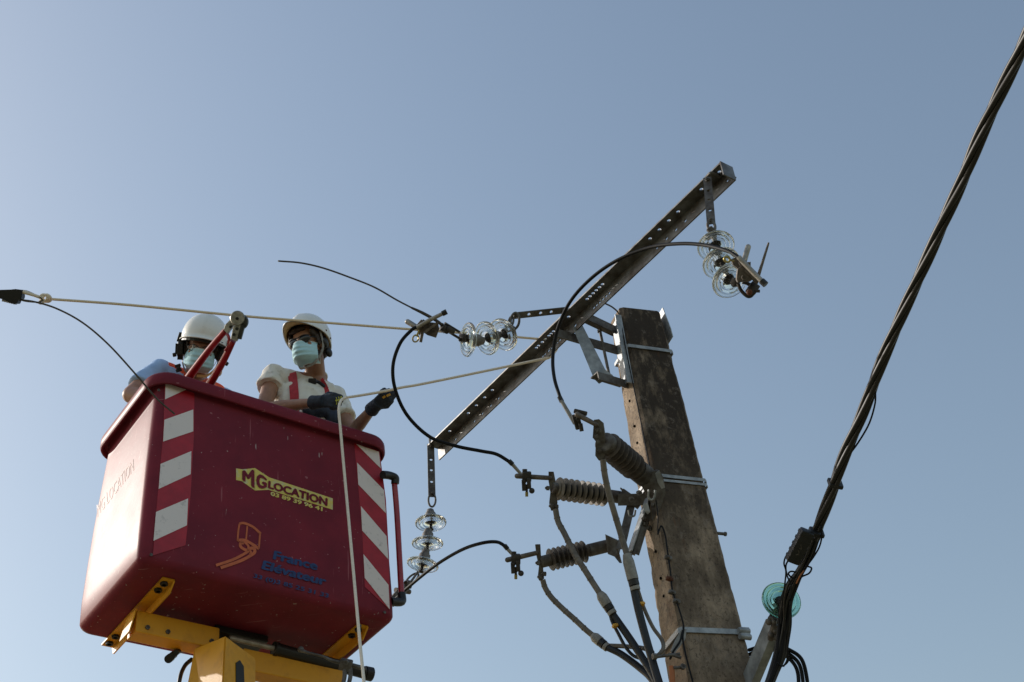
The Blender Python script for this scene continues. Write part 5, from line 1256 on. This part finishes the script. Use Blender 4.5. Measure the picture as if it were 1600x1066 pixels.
# ---- left hand worker --------------------------------------------------
def left_worker():
    Hc = P(316, 547, 7.66)
    H = hframe(Hc, -CF + CR*0.10 + CU*0.02, -CR*0.985 + CU*0.17, 1.06); R3 = H.to_3x3().normalized()
    neck = P(303, 594, 7.74); sl = P(250, 582, 7.72); sr = P(350, 626, 7.86)
    pel = V((neck.x+0.06, neck.y+0.06, FLOOR+0.92)); up0 = (neck-pel).normalized()
    el, wl = P(205, 617, 7.48), P(268, 628, 7.30); er, wr_ = P(398, 668, 7.7), P(352, 640, 7.32)
    pr = person(V((pel.x, pel.y, FLOOR)), 'worker in light blue shirt and helmet with black ear defenders, behind the red cutter')
    h1 = P(292, 592, 7.225); h2 = P(330, 600, 7.20)
    d1_ = (h1-wl).normalized(); d2_ = (h2-wr_).normalized()
    bm = B(); add_head(bm, H); limb(bm, [H @ V((0, -0.030, -0.04)), neck+V((0, 0, 0.02)), neck-V((0, 0, 0.06))], [0.060, 0.060, 0.075])
    M, up, y = torso(bm, neck, sl, sr, 0, pel, 0.98)
    limb(bm, [sl, sl+(el-sl)*0.5, el], [0.058, 0.056, 0.047]); limb(bm, [el, el+(wl-el)*0.35, wl, wl+d1_*0.03], [0.046, 0.043, 0.028, 0.026])
    limb(bm, [sr, sr+(er-sr)*0.5, er], [0.058, 0.052, 0.042]); limb(bm, [er, er+(wr_-er)*0.35, wr_, wr_+d2_*0.03], [0.042, 0.040, 0.027, 0.026])
    hand(bm, wl, d1_, CR*0.9-CF*0.2, 1, 1.0, 0.0088); hand(bm, wr_, d2_, -CR*0.9-CF*0.2, -1, 1.0, 0.0088)
    mk('body', fuse(bm, 0.0055, 3), M_skin2, pr)
    bm = B(); torso(bm, neck-up*0.028, sl, sr, 0, pel, 1.06)
    e1 = sl+(el-sl)*0.70; e2 = sr+(er-sr)*0.6
    limb(bm, [sl, sl+(e1-sl)*0.45], [0.070, 0.070]); cyl(bm, sl+(e1-sl)*0.2, e1, 0.068, 0.072, 24)
    limb(bm, [sr, sr+(e2-sr)*0.4], [0.068, 0.068]); cyl(bm, sr+(e2-sr)*0.2, e2, 0.066, 0.072, 24)
    sh = mk('shirt', fuse(bm, 0.0065, 2, wrinkle(0.009, 10, (1, 1, 0.6), 3.1)), M_shirtb, pr)
    bm = B(); cc = neck+up*0.018; q = [cc + (M.to_3x3() @ V((0.070*cos(t), 0.066*sin(t), 0.010*cos(2*t)-0.016*sin(t)))) for t in [2*pi*i/20 for i in range(21)]]
    tube(bm, q, 0.009, 8, smooth=False, cap=False); obj('collar', bm, M_shirtb, sh)
    bm = B(); m0 = sl+(sr-sl)*0.10; m1 = sl+(sr-sl)*0.84
    torso(bm, neck-up*0.030, m0, m1, 0, pel, 1.24)
    mk('vest', fuse(bm, 0.0065, 2, wrinkle(0.004, 10)), M_vest, pr)
    legs(pel, pr, M.to_3x3() @ V((1, 0, 0)), [V((pel.x-0.13, pel.y-0.02, FLOOR)), V((pel.x+0.10, pel.y+0.02, FLOOR))])
    mask(H, pr); eyes(H, pr)
    gg = None
    for sx in (1, -1):
        bm = B(); q = [H @ V((sx*0.034+0.026*cos(t), 0.101-0.004*abs(cos(t)), 0.004+0.017*sin(t))) for t in [2*pi*i/16 for i in range(17)]]; tube(bm, q, 0.0022, 6, smooth=False, cap=False)
        if gg is None: tube(bm, [H @ V((0.010, 0.102, 0.008)), H @ V((0, 0.105, 0.010)), H @ V((-0.010, 0.102, 0.008))], 0.0022, 6); gg = obj('glasses', bm, M_black, pr)
        else: obj('lens_rim', bm, M_black, gg)
        bm = B(); tube(bm, [H @ V((sx*0.060, 0.096, 0.008)), H @ V((sx*0.078, 0.04, 0.010)), H @ V((sx*0.083, -0.02, 0.006))], 0.0024, 6); obj('temple', bm, M_black, gg)
        t = bmesh.new(); bmesh.ops.create_uvsphere(t, u_segments=16, v_segments=10, radius=1); bm = B()
        merge(bm, t, H @ Matrix.Translation((sx*0.034, 0.099, 0.004)) @ Matrix.Diagonal((0.025, 0.0015, 0.016, 1))); obj('lens', bm, M_clear, gg)
    HH = H @ Matrix.Translation((0, -0.010, 0.036)) @ Matrix.Rotation(radians(4), 4, 'X')
    hm = helmet(HH, pr, peak=0.018, back=-34, side=-12, front=2, lining=M_black, R=(0.118, 0.140, 0.132))
    bm = B()   # black visor frame under the brim
    q = [H @ V((0.110*cos(t), 0.128*sin(t)-0.004, 0.040+0.012*sin(t))) for t in [radians(a) for a in range(-5, 190, 13)]]
    for a, b_ in zip(q, q[1:]): bar(bm, a, b_, 0.008, 0.024, up=R3 @ V((0, 0, 1)))
    obj('visor_frame', bm, M_black, hm, smooth=False)
    for sx in (1, -1):
        bm = B(); t = bmesh.new(); bmesh.ops.create_cube(t, size=1); bmesh.ops.bevel(t, geom=t.edges[:], offset=0.25, segments=3, affect='EDGES')
        merge(bm, t, H @ Matrix.Translation((sx*0.106, 0.004, -0.014)) @ Matrix.Rotation(sx*0.12, 4, 'Y') @ Matrix.Diagonal((0.052, 0.080, 0.110, 1)))
        em = obj('ear_defender', bm, M_black, hm)
        bm = B(); bar(bm, H @ V((sx*0.122, 0.0, 0.02)), H @ V((sx*0.116, -0.004, 0.07)), 0.012, 0.03, up=R3 @ V((sx, 0, 0)), bev=0.003)
        bar(bm, H @ V((sx*0.125, 0.0, -0.045)), H @ V((sx*0.142, 0.0, -0.052)), 0.022, 0.022, up=R3 @ V((0, 0, 1)), bev=0.004); obj('defender_arm', bm, M_black, em)
        strap_line([H @ V((sx*0.092, 0.010, -0.05)), H @ V((sx*0.080, 0.02, -0.09)), H @ V((sx*0.05, 0.05, -0.125)), H @ V((sx*0.005, 0.066, -0.134))], 0.015, M_tapew if sx > 0 else M_tan, 'chin_strap', hm, R3 @ V((sx, 0.3, 0)))
    bm = B(); 
    for a in (-0.010, 0.012): box(bm, H @ Matrix.Translation((0.098+a*0.4, 0.03, -0.112+a)) @ Matrix.Rotation(0.5, 4, 'Y'), 0.030, 0.012, 0.016, 0.003)
    ell(bm, V((0.097, 0.03, -0.112)), (0.012, 0.008, 0.014), H, 10)
    obj('strap_buckle', bm, M_black, hm)
    bm = B(); ell(bm, V((-0.098, -0.03, -0.098)), (0.018, 0.02, 0.024), H, 16); obj('ratchet_knob', bm, M_tan, hm)
    bm = B()
    for sx in (1, -1): ell(bm, V((sx*0.073, 0.018, 0.010)), (0.012, 0.026, 0.045), H, 20)
    ell(bm, V((0, -0.07, -0.01)), (0.066, 0.04, 0.06), H, 20); ell(bm, V((0, 0.066, 0.070)), (0.055, 0.02, 0.016), H, 20)
    mk('hair', fuse(bm, 0.004, 1, lambda c: 0.003*noise.noise(c*100)), M_hair, pr)
left_worker()
